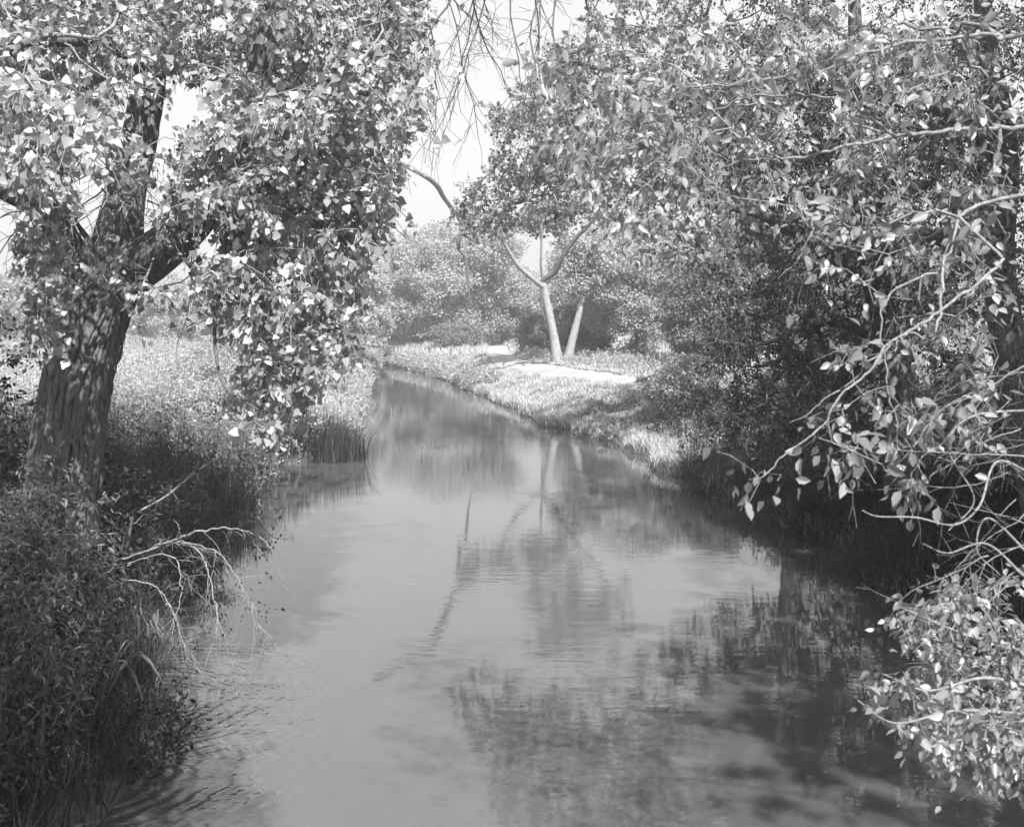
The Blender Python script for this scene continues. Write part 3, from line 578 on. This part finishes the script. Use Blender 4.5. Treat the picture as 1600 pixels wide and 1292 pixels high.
big_tree("overhanging_tree", 'tree on the right bank whose dark leafy branch reaches left over the canal', B,
 [([B, P(1240, 520, 29), P(1220, 400, 28.8), P(1160, 310, 28.5), P(1120, 150, 28), P(1100, 20, 28)], [.36, .32, .28, .25, .17, .06]),
  ([P(1145, 330, 28.5), P(1085, 300, 28), P(1020, 292, 27.6), P(940, 288, 27.3), P(860, 300, 27), P(790, 318, 26.8)], [.2, .17, .13, .1, .06, .03]),
  ([P(1120, 170, 28), P(1040, 130, 27.5), P(960, 110, 27), P(890, 95, 26.8)], [.15, .12, .08, .04]), ([P(1140, 300, 28.5), P(1200, 200, 28), P(1260, 120, 27)], [.18, .12, .05])],
 [([(770, 180), (830, 120), (1000, 100), (1100, 280), (1040, 330), (900, 330), (800, 345), (715, 350), (700, 300), (760, 260)], 25, 29.5, 230, .44, .7, 3),
  ([(860, 70), (930, 70), (920, 140), (865, 135)], 26, 28, 30), ([(940, 40), (1300, 20), (1320, 400), (1180, 470), (1080, 430), (1000, 380)], 24, 31, 340, .42, .5, 4),
  ([(880, -60), (1300, -80), (1300, 40), (930, 60)], 24, 29, 90, .42, .5, 5)],
 'over', 'twigd', .10, 'delta', 5, 8, .5, seed=201, r_tip=.006, step=.6)
B = P(1410, 700, 17); B[2] = float(terrain(B[:1], B[1:2])[0]) - .2
big_tree("canopy_tree", 'dense tree with shade-darkened leaves filling the middle of the right canopy above the shaded bank', B,
 [([B, P(1400, 560, 17), P(1370, 440, 16.8), P(1350, 300, 16.6), P(1340, 120, 16.5), P(1330, -100, 16.5)], [.30, .26, .23, .2, .14, .05]),
  ([P(1370, 440, 16.8), P(1240, 360, 16.4), P(1130, 320, 16), P(1060, 310, 15.6)], [.15, .11, .07, .03]), ([P(1352, 330, 16.7), P(1420, 250, 16.2), P(1480, 200, 15.8)], [.14, .1, .04]),
  ([P(1398, 540, 17), P(1300, 500, 16.4), P(1220, 520, 16)], [.12, .09, .04])],
 [([(1060, 120), (1540, 60), (1560, 330), (1500, 480), (1380, 560), (1290, 590), (1180, 560), (1110, 520), (1080, 400), (1040, 300)], 14, 18.8, 720, .38, .6, 5),
  ([(1120, 500), (1330, 560), (1400, 640), (1330, 720), (1180, 700), (1090, 640)], 14.8, 18.5, 170, .38, .8, 6),
  ([(1000, -300), (1600, -300), (1600, 80), (1100, 100)], 14, 18.5, 160, .42, .5, 7)],
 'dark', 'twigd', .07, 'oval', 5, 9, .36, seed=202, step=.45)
B = P(1640, 760, 13.5); B[2] = float(terrain(B[:1], B[1:2])[0]) - .2
big_tree("canopy_tree", 'rightmost tree of the right bank, its crown cut by the photo edge', B,
 [([B, P(1580, 560, 13.5), P(1560, 400, 13.5), P(1570, 250, 13.5), P(1540, 50, 13.5), P(1520, -200, 13.5)], [.24, .22, .19, .17, .12, .04]),
  ([P(1560, 420, 13.5), P(1480, 380, 13.1), P(1400, 360, 12.6), P(1330, 400, 12.3)], [.12, .09, .06, .03]), ([P(1570, 250, 13.5), P(1480, 180, 13), P(1380, 150, 12.6)], [.12, .08, .03])],
 [([(1330, 60), (1680, 20), (1700, 520), (1480, 520), (1400, 420), (1320, 300)], 11.5, 14.8, 260, .40, .7, 5), ([(1400, 520), (1640, 520), (1640, 740), (1440, 700)], 11.8, 14.8, 80, .40, .7, 6),
  ([(1300, -400), (1800, -400), (1700, 60), (1350, 60)], 11.5, 15, 110, .42, .5, 7)],
 'cotton2', 'twig', .062, 'oval', 5, 7, .36, seed=203)

# the near tree outside the right edge: pale limbs, twigs and large leaves reach into the picture
B = np.array([6.6, 3.2, 1.0]); nt_, sk, rng = None, None, np.random.default_rng(88)
t = thing("near_tree", 'near tree whose pale branches with large leaves reach in from the right edge', 'tree', B); sk = Skel(90000)
_, c, r = tube("trunk", [B, (6.5, 3.3, 3), (6.2, 3.6, 5.2), (6.3, 3.5, 8), (6.0, 3.0, 11)], [.34, .3, .26, .18, .06], M['bark'], t, n=60, k=24, bark=.02, nr=10); sk.curve(c, r)
for pts, rad in [
 ([(6.3, 3.6, 4.6), P(1700, 190, 5.6), P(1545, 203, 5.4), P(1430, 215, 5.4), P(1330, 232, 5.5), P(1240, 250, 5.6), P(1150, 256, 5.8), P(1100, 285, 5.9)], [.07, .035, .022, .020, .018, .014, .010, .006]),
 ([(6.2, 3.6, 5.2), P(1700, 40, 5.5), P(1545, 60, 5.3), P(1400, 72, 5.3), P(1300, 108, 5.4), P(1220, 125, 5.5), P(1100, 132, 5.6), P(1000, 122, 5.8), P(930, 150, 6)], [.08, .035, .020, .018, .016, .013, .010, .007, .004]),
 ([(6.4, 3.4, 4.2), P(1640, 300, 4.9), P(1560, 410, 4.65), P(1475, 480, 4.5), P(1400, 520, 4.4), P(1345, 580, 4.35), P(1300, 625, 4.3), P(1285, 650, 4.3), P(1245, 690, 4.25), P(1190, 735, 4.2)], [.026, .018, .014, .012, .011, .009, .008, .007, .006, .004]),
 ([P(1475, 400, 5), P(1460, 520, 4.7), P(1400, 520, 4.6), P(1310, 600, 4.6), P(1225, 655, 4.6)], [.016, .010, .008, .006, .003]),
 ([P(1500, 330, 5.2), P(1470, 420, 5), P(1380, 470, 4.9), P(1390, 640, 4.8), P(1432, 745, 4.8)], [.014, .011, .008, .006, .003]),
 ([P(1330, 235, 5.5), P(1280, 330, 5.6), P(1262, 372, 5.6), P(1245, 405, 5.6), P(1212, 432, 5.6)], [.012, .011, .009, .006, .003]),
 ([P(1400, 215, 5.4), P(1320, 160, 5.2), P(1200, 150, 5.4), P(1100, 180, 5.6), P(1010, 260, 5.8), P(950, 290, 6)], [.014, .012, .010, .008, .006, .003]),
 ([P(1220, 125, 5.5), P(1080, 140, 6), P(1040, 170, 6.1), P(990, 225, 6.3), P(930, 270, 6.4)], [.010, .009, .008, .006, .003]),
 ([P(1100, 132, 5.6), P(1000, 80, 5.8), P(900, 95, 6.2), P(820, 130, 6.5)], [.010, .008, .005, .003]),
 ([P(1545, 203, 5.4), P(1500, 120, 5), P(1420, 130, 4.4), P(1390, 170, 3.9), P(1385, 190, 3.7)], [.012, .009, .006, .004, .003]),
 ([(6.3, 3.5, 6.5), (7.2, 2.5, 7.8), (8.4, 1.2, 8.8), (9.5, 0, 9)], [.13, .1, .06, .02]), ([(6.3, 3.5, 7.5), (6.8, 5.5, 8.6), (7.3, 8, 9.2), (7.5, 10, 9.4)], [.13, .1, .06, .02]),
 ([(6.3, 3.5, 5.5), (5.8, 5.5, 7), (6, 8, 8), (6, 10.5, 8.5)], [.12, .09, .06, .02]),
 ]:
    _, c, r = tube("limb", pts, [min(x, .03) * .52 if rad[0] < .09 else x for x in rad], M['twigp'] if rad[0] < .09 else M['bark'], t, n=90, k=8, wob=.12, kink=.06); sk.curve(c[4:] if rad[0] < .09 else c, r[4:] if rad[0] < .09 else r)
A = np.vstack([
 fill([(850, 60), (1100, 40), (1545, 30), (1560, 300), (1380, 300), (1240, 300), (1100, 330), (950, 350), (880, 260), (830, 140)], 4.6, 7.5, 320, rng, .42, 1.6, 3),
 fill([(940, 330), (1100, 330), (1050, 430), (960, 430)], 6, 7.5, 14, rng), fill([(1200, 300), (1560, 280), (1560, 520), (1420, 520), (1300, 440)], 4.5, 6.5, 55, rng, .42, 1.6, 4),
 fill([(1300, 540), (1560, 500), (1560, 700), (1440, 720), (1330, 700), (1280, 640)], 4.2, 5.5, 36, rng), fill([(1410, 730), (1450, 730), (1450, 770), (1415, 765)], 4.7, 4.9, 3, rng), fill([(1165, 725), (1195, 735), (1190, 755)], 4.15, 4.25, 2, rng),
 fill([(1300, 690), (1340, 700), (1330, 730)], 4.3, 4.5, 4, rng)])
e = sk.grow(A, .16, .05, .5, rng)
foliage(sk, e, t, 'near', 'twigp', .07, 'oval', rng, sub=2, per=4, ln=.14, droop=.45, r_tip=.0022, k=5, face=.5)
# its unseen upper crown, made dense with enlarged leaves to shade water and right bank
sk3 = Skel(60000); sk3.curve(np.array([(6.0, 3.0, 11.), (6.1, 3.4, 9), (6.3, 3.5, 7)]), [.08, .12, .15])
for b in ([(6.3, 3.5, 6.5), (7.2, 2.5, 7.8), (8.4, 1.2, 8.8), (9.5, 0, 9)], [(6.3, 3.5, 7.5), (6.8, 5.5, 8.6), (7.3, 8, 9.2), (7.5, 10, 9.4)], [(6.3, 3.5, 5.5), (5.8, 5.5, 7), (6, 8, 8), (6, 10.5, 8.5)]): sk3.curve(smooth_curve(b, 12), np.full(12, .05))
A = np.vstack([blob_points((7.4, 3.2, 9), 3.4, 5.2, 2.2, 700, rng, .25, seed=3), blob_points((7.3, 9.3, 8.6), 2.6, 3.2, 1.5, 230, rng, .28, seed=4)])
A = A[(A[:, 2] > CAMZ + .34 * A[:, 1] + .5)]
e = sk3.grow(A, .4, .05, .4, rng); foliage(sk3, e, t, 'near', 'twig', .15, 'oval', rng, sub=4, per=14, ln=.4, droop=.3, r_tip=.004, k=4, twig_name="upper_twig_canopy", crown="upper_shade_crown")
# bare pale arching twigs at the right edge
st = [(P(1600 + rng.normal() * 25, 560 + 22 * q, 4.6 + rng.normal() * .3), (-1, rng.normal() * .3, -.35 + rng.normal() * .35)) for q in range(16)]
bare(t, "bare_twig", st, 'twigp', rng, (.4, .85), .0032, 6, sag=-.3 if False else .2, spread=.5)
for pts in ([P(1640, 760, 4.6), P(1560, 720, 4.5), P(1530, 790, 4.4), P(1490, 820, 4.4), P(1430, 808, 4.4), P(1370, 806, 4.4), P(1345, 796, 4.4)], [P(1620, 880, 4.6), P(1545, 810, 4.5), P(1525, 860, 4.5), P(1560, 900, 4.5)],
            [P(1640, 640, 4.7), P(1520, 650, 4.6), P(1480, 700, 4.6), P(1520, 780, 4.6), P(1480, 830, 4.6)], [P(1600, 900, 4.5), P(1540, 850, 4.5), P(1480, 865, 4.5), P(1440, 850, 4.5)]):
    tube("bare_twig", pts, [.006, .0045, .0035, .002], M['twigp'], t, n=40, k=6, wob=.03)

# low leafy boughs at the lower right edge
rng = np.random.default_rng(99)
def edge_shrub(label, reg, Y, base, seed, n):
    rng = np.random.default_rng(seed); base = np.array(base); t = thing("young_tree", label, 'young tree', base, 'young trees at the lower right edge'); sk = Skel(20000)
    _, c, r = tube("trunk", [base, base + np.array([-.05, .05, .8]), base + np.array([-.2, .1, 1.7]), base + np.array([-.25, .15, 2.3])], [.035, .028, .018, .008], M['twigp'], t, n=20, k=8, wob=.08); sk.curve(c, r)
    for (pts, rad) in reg[1]:
        _, c, r = tube("limb", pts, rad, M['twigp'], t, n=26, k=6, wob=.05); sk.curve(c, r)
    A = fill(reg[0], Y[0], Y[1], n, rng, .36, 2.2, seed); e = sk.grow(A, .1, .12, .5, rng)
    foliage(sk, e, t, 'near', 'twigp', .058, 'oval', rng, sub=2, per=5, ln=.10, droop=.35, r_tip=.0018, k=5, face=.6)
edge_shrub('small tree with pale pointed leaves at the right edge, the upper of two', ([(1400, 960), (1440, 920), (1560, 890), (1640, 900), (1640, 1040), (1480, 1040), (1420, 1000)],
  [([P(1640, 1000, 5), P(1545, 1000, 5), P(1480, 980, 5), P(1410, 950, 5)], [.012, .008, .005, .002])]), (4.6, 5.6), (3.05, 5.2, .35), 301, 75)
edge_shrub('small tree with pale pointed leaves over the water, the lower of two', ([(1375, 1060), (1420, 1040), (1560, 1030), (1640, 1060), (1640, 1220), (1500, 1200), (1440, 1150), (1380, 1120)],
  [([P(1640, 1080, 4.6), P(1540, 1060, 4.6), P(1450, 1080, 4.6), P(1380, 1055, 4.6)], [.012, .008, .005, .002]), ([P(1640, 1120, 4.6), P(1500, 1110, 4.6), P(1400, 1130, 4.6), P(1340, 1095, 4.6)], [.011, .007, .004, .002]),
   ([P(1640, 1100, 4.5), P(1560, 1150, 4.5), P(1525, 1180, 4.5), P(1540, 1225, 4.5)], [.011, .007, .004, .002])]), (4.2, 5.2), (2.95, 4.7, .3), 302, 90)

# unseen tree added by the bridge to shade the lower left shrubs
B = np.array([-6.6, -3.0, .9]); rng = np.random.default_rng(55)
t = thing("added_shade_tree", 'unseen tree added beside the bridge that keeps the near left bank in shade', 'tree', B); sk = Skel(30000)
_, c, r = tube("trunk", [B, (-6.3, -2.8, 3), (-5.6, -2.2, 5), (-4, -.8, 7.6)], [.34, .28, .22, .08], M['bark'], t, n=40, k=20, bark=.02, nr=10); sk.curve(c, r)
A = blob_points((-2.0, 1.2, 7.8), 2.2, 2.9, 1.6, 330, rng, .25, seed=8); A = A[A[:, 2] > 4.6 + .36 * np.maximum(A[:, 1], 0)]
foliage(sk, sk.grow(A, .4, .05, .4, rng), t, 'cotton', 'twig', .11, 'delta', rng, 5, 8, .45, .3, .004, 4)

# unseen tree added beyond the right edge to shade the near right bank
B = np.array([10.8, 9.5, 1.2]); rng = np.random.default_rng(57)
t = thing("added_shade_tree", 'unseen tree added beyond the right edge that keeps the near right bank in shade', 'tree', B); sk = Skel(30000)
_, c, r = tube("trunk", [B, (10.7, 9.5, 3), (10.5, 9.4, 5), (10.2, 9.5, 8)], [.3, .26, .2, .08], M['bark'], t, n=40, k=20, bark=.02, nr=10); sk.curve(c, r)
A = blob_points((10.0, 9.6, 7.2), 3.2, 4.4, 2.6, 620, rng, .2, seed=8); A = A[A[:, 0] > .53 * A[:, 1] + .6]
foliage(sk, sk.grow(A, .4, .05, .4, rng), t, 'cotton2', 'twig', .11, 'delta', rng, 5, 8, .45, .3, .004, 4)

# ------------------------------------------------------------------ shrubs
def shrub(label, cx, cy, rx, ry, h, mat, n, size, seed, shape='oval', wood='twigd', sub=3, per=7, ln=.2, group=None, lean=(0, 0, 0), gap=.43, name="shrub", z0=None, cat='shrub', droop=.1):
    rng = np.random.default_rng(seed); gz = float(terrain(np.array([cx]), np.array([cy]))[0]) if z0 is None else z0
    base = np.array([cx, cy, gz - .05]); t = thing(name, label, cat, base, group); sk = Skel(30000)
    for q in range(5):
        a = rng.uniform(0, 2 * np.pi); d = np.array([np.cos(a) * rx * .5, np.sin(a) * ry * .5, h * .6]) + np.array(lean) * .6
        _, c, r = tube("stem", [base + rng.normal(size=3) * [.06, .06, 0], base + d * .5 + [0, 0, .1 * h], base + d], [.012 + .008 * h, .006], M[wood], t, n=10, k=6, wob=.08); sk.curve(c, r)
    A = blob_points(base + np.array([0, 0, h * .52]) + np.array(lean), rx, ry, h * .52, n, rng, gap, s=1.0, seed=seed); A = A[A[:, 2] > gz + .05]
    e = sk.grow(A, .18, .1, .4, rng); foliage(sk, e, t, mat, wood, size, shape, rng, sub, per, ln, droop, .0025, 4, face=.35); return t
LS = 'shrubs crowding the near left bank'
for q, (cx, cy, rx, ry, h, mat, n, lab) in enumerate([
  (-3.75, 6.6, .75, .9, 1.15, 'shrub', 170, 'shade-darkened small-leaved shrub in the bottom left corner at the water'),
  (-4.1, 8.2, .85, 1.0, 1.5, 'shrub', 210, 'shade-darkened dense shrub above the bottom left corner, behind the lowest shrub'),
  (-4.6, 9.7, .9, 1.0, 1.35, 'shrub', 210, 'shade-darkened shrub beneath the pale bare branches on the left bank'),
  (-5.6, 10.6, .9, .8, 1.1, 'shrub', 170, 'shade-darkened leafy shrub at the foot of the furrowed trunk, waterside'),
  (-4.6, 12.9, .8, 1.0, .9, 'shrub', 150, 'low shade-darkened shrub right of the furrowed trunk foot'),
  (-5.0, 15.6, .9, 1.2, .85, 'shrub', 130, 'low shade-darkened shrub on the shaded bank before the cove')]):
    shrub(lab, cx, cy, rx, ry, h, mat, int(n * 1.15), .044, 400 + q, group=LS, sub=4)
shrub('bright willow-like shrub with narrow pale leaves at the left edge beside the trunk', -3.95, 8.9, .55, .6, 2.1, 'willow', 170, .075, 410, 'lance', gap=.36)
shrub('sapling with shade-darkened leaves sprouting from the right side of the furrowed trunk', -4.45, 11.9, .35, .4, 2.0, 'shrub', 60, .07, 411, 'oval', gap=.3)
shrub('tall shade-darkened shrub at the far left behind the furrowed trunk', -7.6, 13.6, 1.5, 1.2, 3.0, 'shrub', 300, .08, 412, 'oval')
shrub('bright narrow-leaved shrub cut by the left edge, lowest on that side', -3.35, 7.35, .35, .5, 1.9, 'willow', 90, .07, 413, 'lance', gap=.34)
RS_ = 'shrubs under the right canopy'
for q, (cx, cy, rx, ry, h, mat, n, lab) in enumerate([
  (7.6, 25, 1.6, 1.5, 2.0, 'cotton2', 300, 'grey leafy shrub at the left end of the shaded right undergrowth'), (7.2, 21, 1.6, 1.5, 2.2, 'shrub', 300, 'shade-darkened shrub on the shaded right bank left of the canopy trunk'),
  (7.6, 17.6, 1.4, 1.4, 1.9, 'shrub', 260, 'shade-darkened shrub behind the long overhanging grass'), (7.4, 14.4, 1.2, 1.2, 1.6, 'shrub', 220, 'shade-darkened shrub at the right edge above the overhanging grass'),
  (5.6, 20.6, .8, .9, .8, 'cotton2', 110, 'low leafy shrub at the right waterline beyond the dark bank'), (9.5, 19, 1.5, 1.5, 2.4, 'shrub', 260, 'taller shade-darkened shrub deep under the right canopy')]):
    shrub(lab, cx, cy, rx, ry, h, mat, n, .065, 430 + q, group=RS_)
WS = 'pale shrubs lining the far left waterline'
for q, (cx, cy, rx, h, lab) in enumerate([(-6.6, 31, .9, 1.3, 'pale waterside shrub nearest the reed clump'), (-7.0, 37, 1.1, 1.6, 'second pale waterside shrub beyond the reed clump'), (-7.9, 44, 1.2, 1.9, 'third pale waterside shrub beyond the reed clump'),
        (-9.0, 52, 1.5, 2.4, 'fourth pale waterside shrub, beneath the hanging leaf tips'), (-8.6, 58, 1.2, 2.2, 'farthest pale waterside shrub of the left bank'), (-9.6, 33, 1.3, 1.5, 'pale shrub set back from the water, left of the hanging leaves'), (-11.5, 42, 1.5, 1.9, 'pale shrub in the left field beneath the drooping branch')]):
    rng = np.random.default_rng(450 + q); gz = float(terrain(np.array([cx]), np.array([cy]))[0]); t = thing("waterside_shrub", lab, 'shrub', (cx, cy, gz), WS)
    for _ in range(4):
        d = rng.normal(size=3) * [rx * .3, rx * .3, 0] + [0, 0, h * .7]; tube("stem", [(cx, cy, gz - .05), np.array([cx, cy, gz]) + d * .5, np.array([cx, cy, gz]) + d], [.03, .01], M['twig'], t, n=8, k=5)
    A = blob_points((cx, cy, gz + h * .5), rx, rx, h * .55, 150, rng, .4, s=.8, seed=q); V, F = crown_leaves(A, .26, 70, .035 + .0016 * cy, rng, asp=.45); mesh_quads("crown", V, F, M['weed'], t)

# ---- bare pale branches leaning from the left bank into the water
rng = np.random.default_rng(61)
O = P(270, 850, 10.4); t = thing("dead_branch", 'bare pale branch fanning down from the left bank into the water', 'branch', O)
stems = [([P(170, 880, 10.8), P(230, 862, 10.5), P(282, 842, 10.3), P(335, 830, 10.2), P(392, 842, 10), P(420, 868, 9.9)], [.014, .012, .010, .007, .003]),
 ([P(225, 862, 10.5), P(285, 850, 10.3), P(318, 880, 10.0), P(340, 935, 9.7), P(352, 985, 9.4), P(385, 1068, 9.15)], [.011, .009, .006, .004, .002]),
 ([P(200, 880, 10.6), P(262, 868, 10.3), P(286, 905, 10.1), P(283, 960, 9.8), P(270, 1040, 9.6)], [.009, .007, .004, .002]),
 ([P(190, 905, 10.4), P(240, 915, 10.2), P(275, 950, 10), P(300, 1010, 9.7), P(322, 1075, 9.4)], [.009, .007, .004, .002]),
 ([P(280, 845, 10.3), P(335, 862, 10), P(372, 905, 9.8), P(400, 950, 9.6), P(412, 985, 9.5)], [.007, .005, .003, .0015]),
 ([P(282, 842, 10.3), P(277, 828, 10.2), P(268, 820, 10.2)], [.007, .004, .002])]
CS = []
for pts, rad in stems:
    _, c, r = tube("main_stem", pts, rad, M['twigp'], t, n=60, k=7, wob=.18, kink=.07); CS.append(c)
st = []
for q in range(40):
    c = CS[q % 5]; k = int(rng.integers(14, 52)); d = unit((c[k + 2] - c[k - 2])[None])[0]
    st.append((c[k], d + rng.normal(size=3) * [.5, .4, .4] + [.1, 0, -.35]))
bare(t, "side_twig", st[::2], 'twigp', rng, (.35, 1.1), .0028, 7, spread=.6); bare(t, "side_twig", st[1::2], 'twig', rng, (.35, 1.1), .003, 6, spread=.6)
sk = Skel(9000)
for c in CS[:5]: sk.curve(c[::4], np.full(len(c[::4]), .003))
A = np.array([CS[int(rng.integers(0, 5))][int(rng.integers(20, 56))] + rng.normal(size=3) * .16 for _ in range(34)])
foliage(sk, sk.grow(A, .1, rng=rng), t, 'shrub', 'twig', .042, 'oval', rng, 2, 4, .1, .3, .0015, twig_name="twig_canopy", crown="clinging_leaves")
rng = np.random.default_rng(62)
t = thing("dipping_branch", 'dark leafless branch dipping into the water below the pale branch', 'branch', P(235, 960, 10))
st = [(P(225 + rng.uniform(-15, 25), 950 + rng.uniform(-15, 30), 9.9 + rng.normal() * .15), (.45 + rng.normal() * .15, -.35 + rng.normal() * .15, -.6 + rng.normal() * .1)) for _ in range(9)]
bare(t, "side_twig", st, 'twigd', rng, (.9, 1.4), .009, 4)
rng = np.random.default_rng(63)
t = thing("fallen_branch", 'thin grey branch with a few leaves lying over the shaded bank', 'branch', P(240, 790, 12)); sk = Skel(5000)
for pts in ([P(215, 800, 11.8), P(260, 775, 11.9), P(300, 740, 12), P(312, 720, 12)], [P(260, 775, 11.8), P(330, 722, 12.4), P(380, 720, 13), P(420, 730, 13.5)]):
    _, c, r = tube("stem", pts, [.014, .009, .004], M['twig'], t, n=24, k=6, wob=.06); sk.curve(c, r)
A = fill([(220, 790), (320, 720), (330, 740), (240, 800)], 11.8, 12.2, 10, rng); foliage(sk, sk.grow(A, .1, rng=rng), t, 'shrub', 'twig', .05, 'oval', rng, 2, 3, .1, .2, .002)
t = thing("trailing_shrub", 'shrub with thin leafy twigs trailing over the water at bottom left', 'shrub', (-3.3, 8.2, .2), LS); sk = Skel(20000); rng = np.random.default_rng(64)
for q in range(9):
    x1, y1 = rng.uniform(200, 300), rng.uniform(1080, 1190); Y1 = CAMZ * FPX / (y1 - HOR) * .93
    _, c, r = tube("stem", [(-3.4, 8.3, .2), (np.array([-3.4, 8.3, .9]) + P(x1, y1, Y1)) / 2 + [0, 0, .35], P(x1, y1, Y1)], [.01, .003], M['twigd'], t, n=12, k=5, wob=.1); sk.curve(c, r)
A = np.vstack([fill([(130, 1090), (290, 1090), (310, 1130), (240, 1210), (150, 1200)], 8.0, 8.7, 70, rng), fill([(380, 830), (440, 830), (450, 860), (390, 870)], 14.5, 16, 1, rng)[:0]]); foliage(sk, sk.grow(A, .12, rng=rng), t, 'shrub', 'twigd', .045, 'oval', rng, 3, 5, .12, .2, .002)
t = thing("sprig", 'small leafy sprig hanging low over the open water beside the bare branches', 'shrub', P(395, 820, 13.5)); sk = Skel(4000)
_, c, r = tube("stem", [P(370, 800, 13.8), P(400, 812, 13.6), P(425, 838, 13.4), P(452, 842, 13.3)], [.008, .003], M['twigd'], t, n=14, k=5); sk.curve(c, r)
A = fill([(395, 820), (455, 836), (450, 850), (410, 865)], 13.3, 13.6, 9, rng); foliage(sk, sk.grow(A, .12, rng=rng), t, 'shrub', 'twigd', .05, 'oval', rng, 2, 4, .12, .2, .002)

# ---- reeds at the cove
def reeds(label, cx, cy, rx, ry, n, h, mat, seed, group):
    r = np.random.default_rng(seed); a = r.uniform(0, 2 * np.pi, n); q = r.random(n) ** .6; x = cx + np.cos(a) * q * rx; y = cy + np.sin(a) * q * ry
    p = np.stack([x, y, np.maximum(terrain(x, y), -.05)], 1); o = blades("reed_clump", p, r.uniform(.5, 1, n) * h, .022, .30, M[mat], rng=r, curl=.5); tag(o, label, 'reeds', group)
G = 'reed clumps at the left waterline'
reeds('shade-darkened grey-green reed clump jutting into the canal on the left', -4.7, 27.0, 1.0, .7, 700, 1.25, 'shade_grass', 1, G)
reeds('pale dry reed clump just behind the shaded reeds', -5.3, 29.4, .7, .5, 420, 1.5, 'straw', 2, G)
reeds('sparse reeds standing in the water at the tip of the left clump', -4.1, 26.8, .35, .4, 34, .85, 'shade_grass', 3, G)
reeds('dense shade-darkened reed clump along the inner cove edge', -6.4, 27.2, 1.2, .7, 800, 1.35, 'shade_grass', 4, G)

# ------------------------------------------------------------------ haze: one even volume round the camera and the scene
hb = mat_new("haze_air"); pv = hb[1].nodes.new("ShaderNodeVolumePrincipled"); pv.inputs["Color"].default_value = (1, 1, 1, 1)
pv.inputs["Density"].default_value = .0023; pv.inputs["Anisotropy"].default_value = .6; hb[1].links.new(pv.outputs[0], hb[2].inputs["Volume"])
x0, x1, y0, y1, z0, z1 = -920, 920, -70, 1520, -8, 30
V = [(x, y, z) for x in (x0, x1) for y in (y0, y1) for z in (z0, z1)]
F = [(0, 1, 3, 2), (4, 6, 7, 5), (0, 4, 5, 1), (2, 3, 7, 6), (0, 2, 6, 4), (1, 5, 7, 3)]
tag(mesh_quads("haze", V, F, hb[0]), 'faint summer haze paling the far trees', 'haze', kind='stuff')
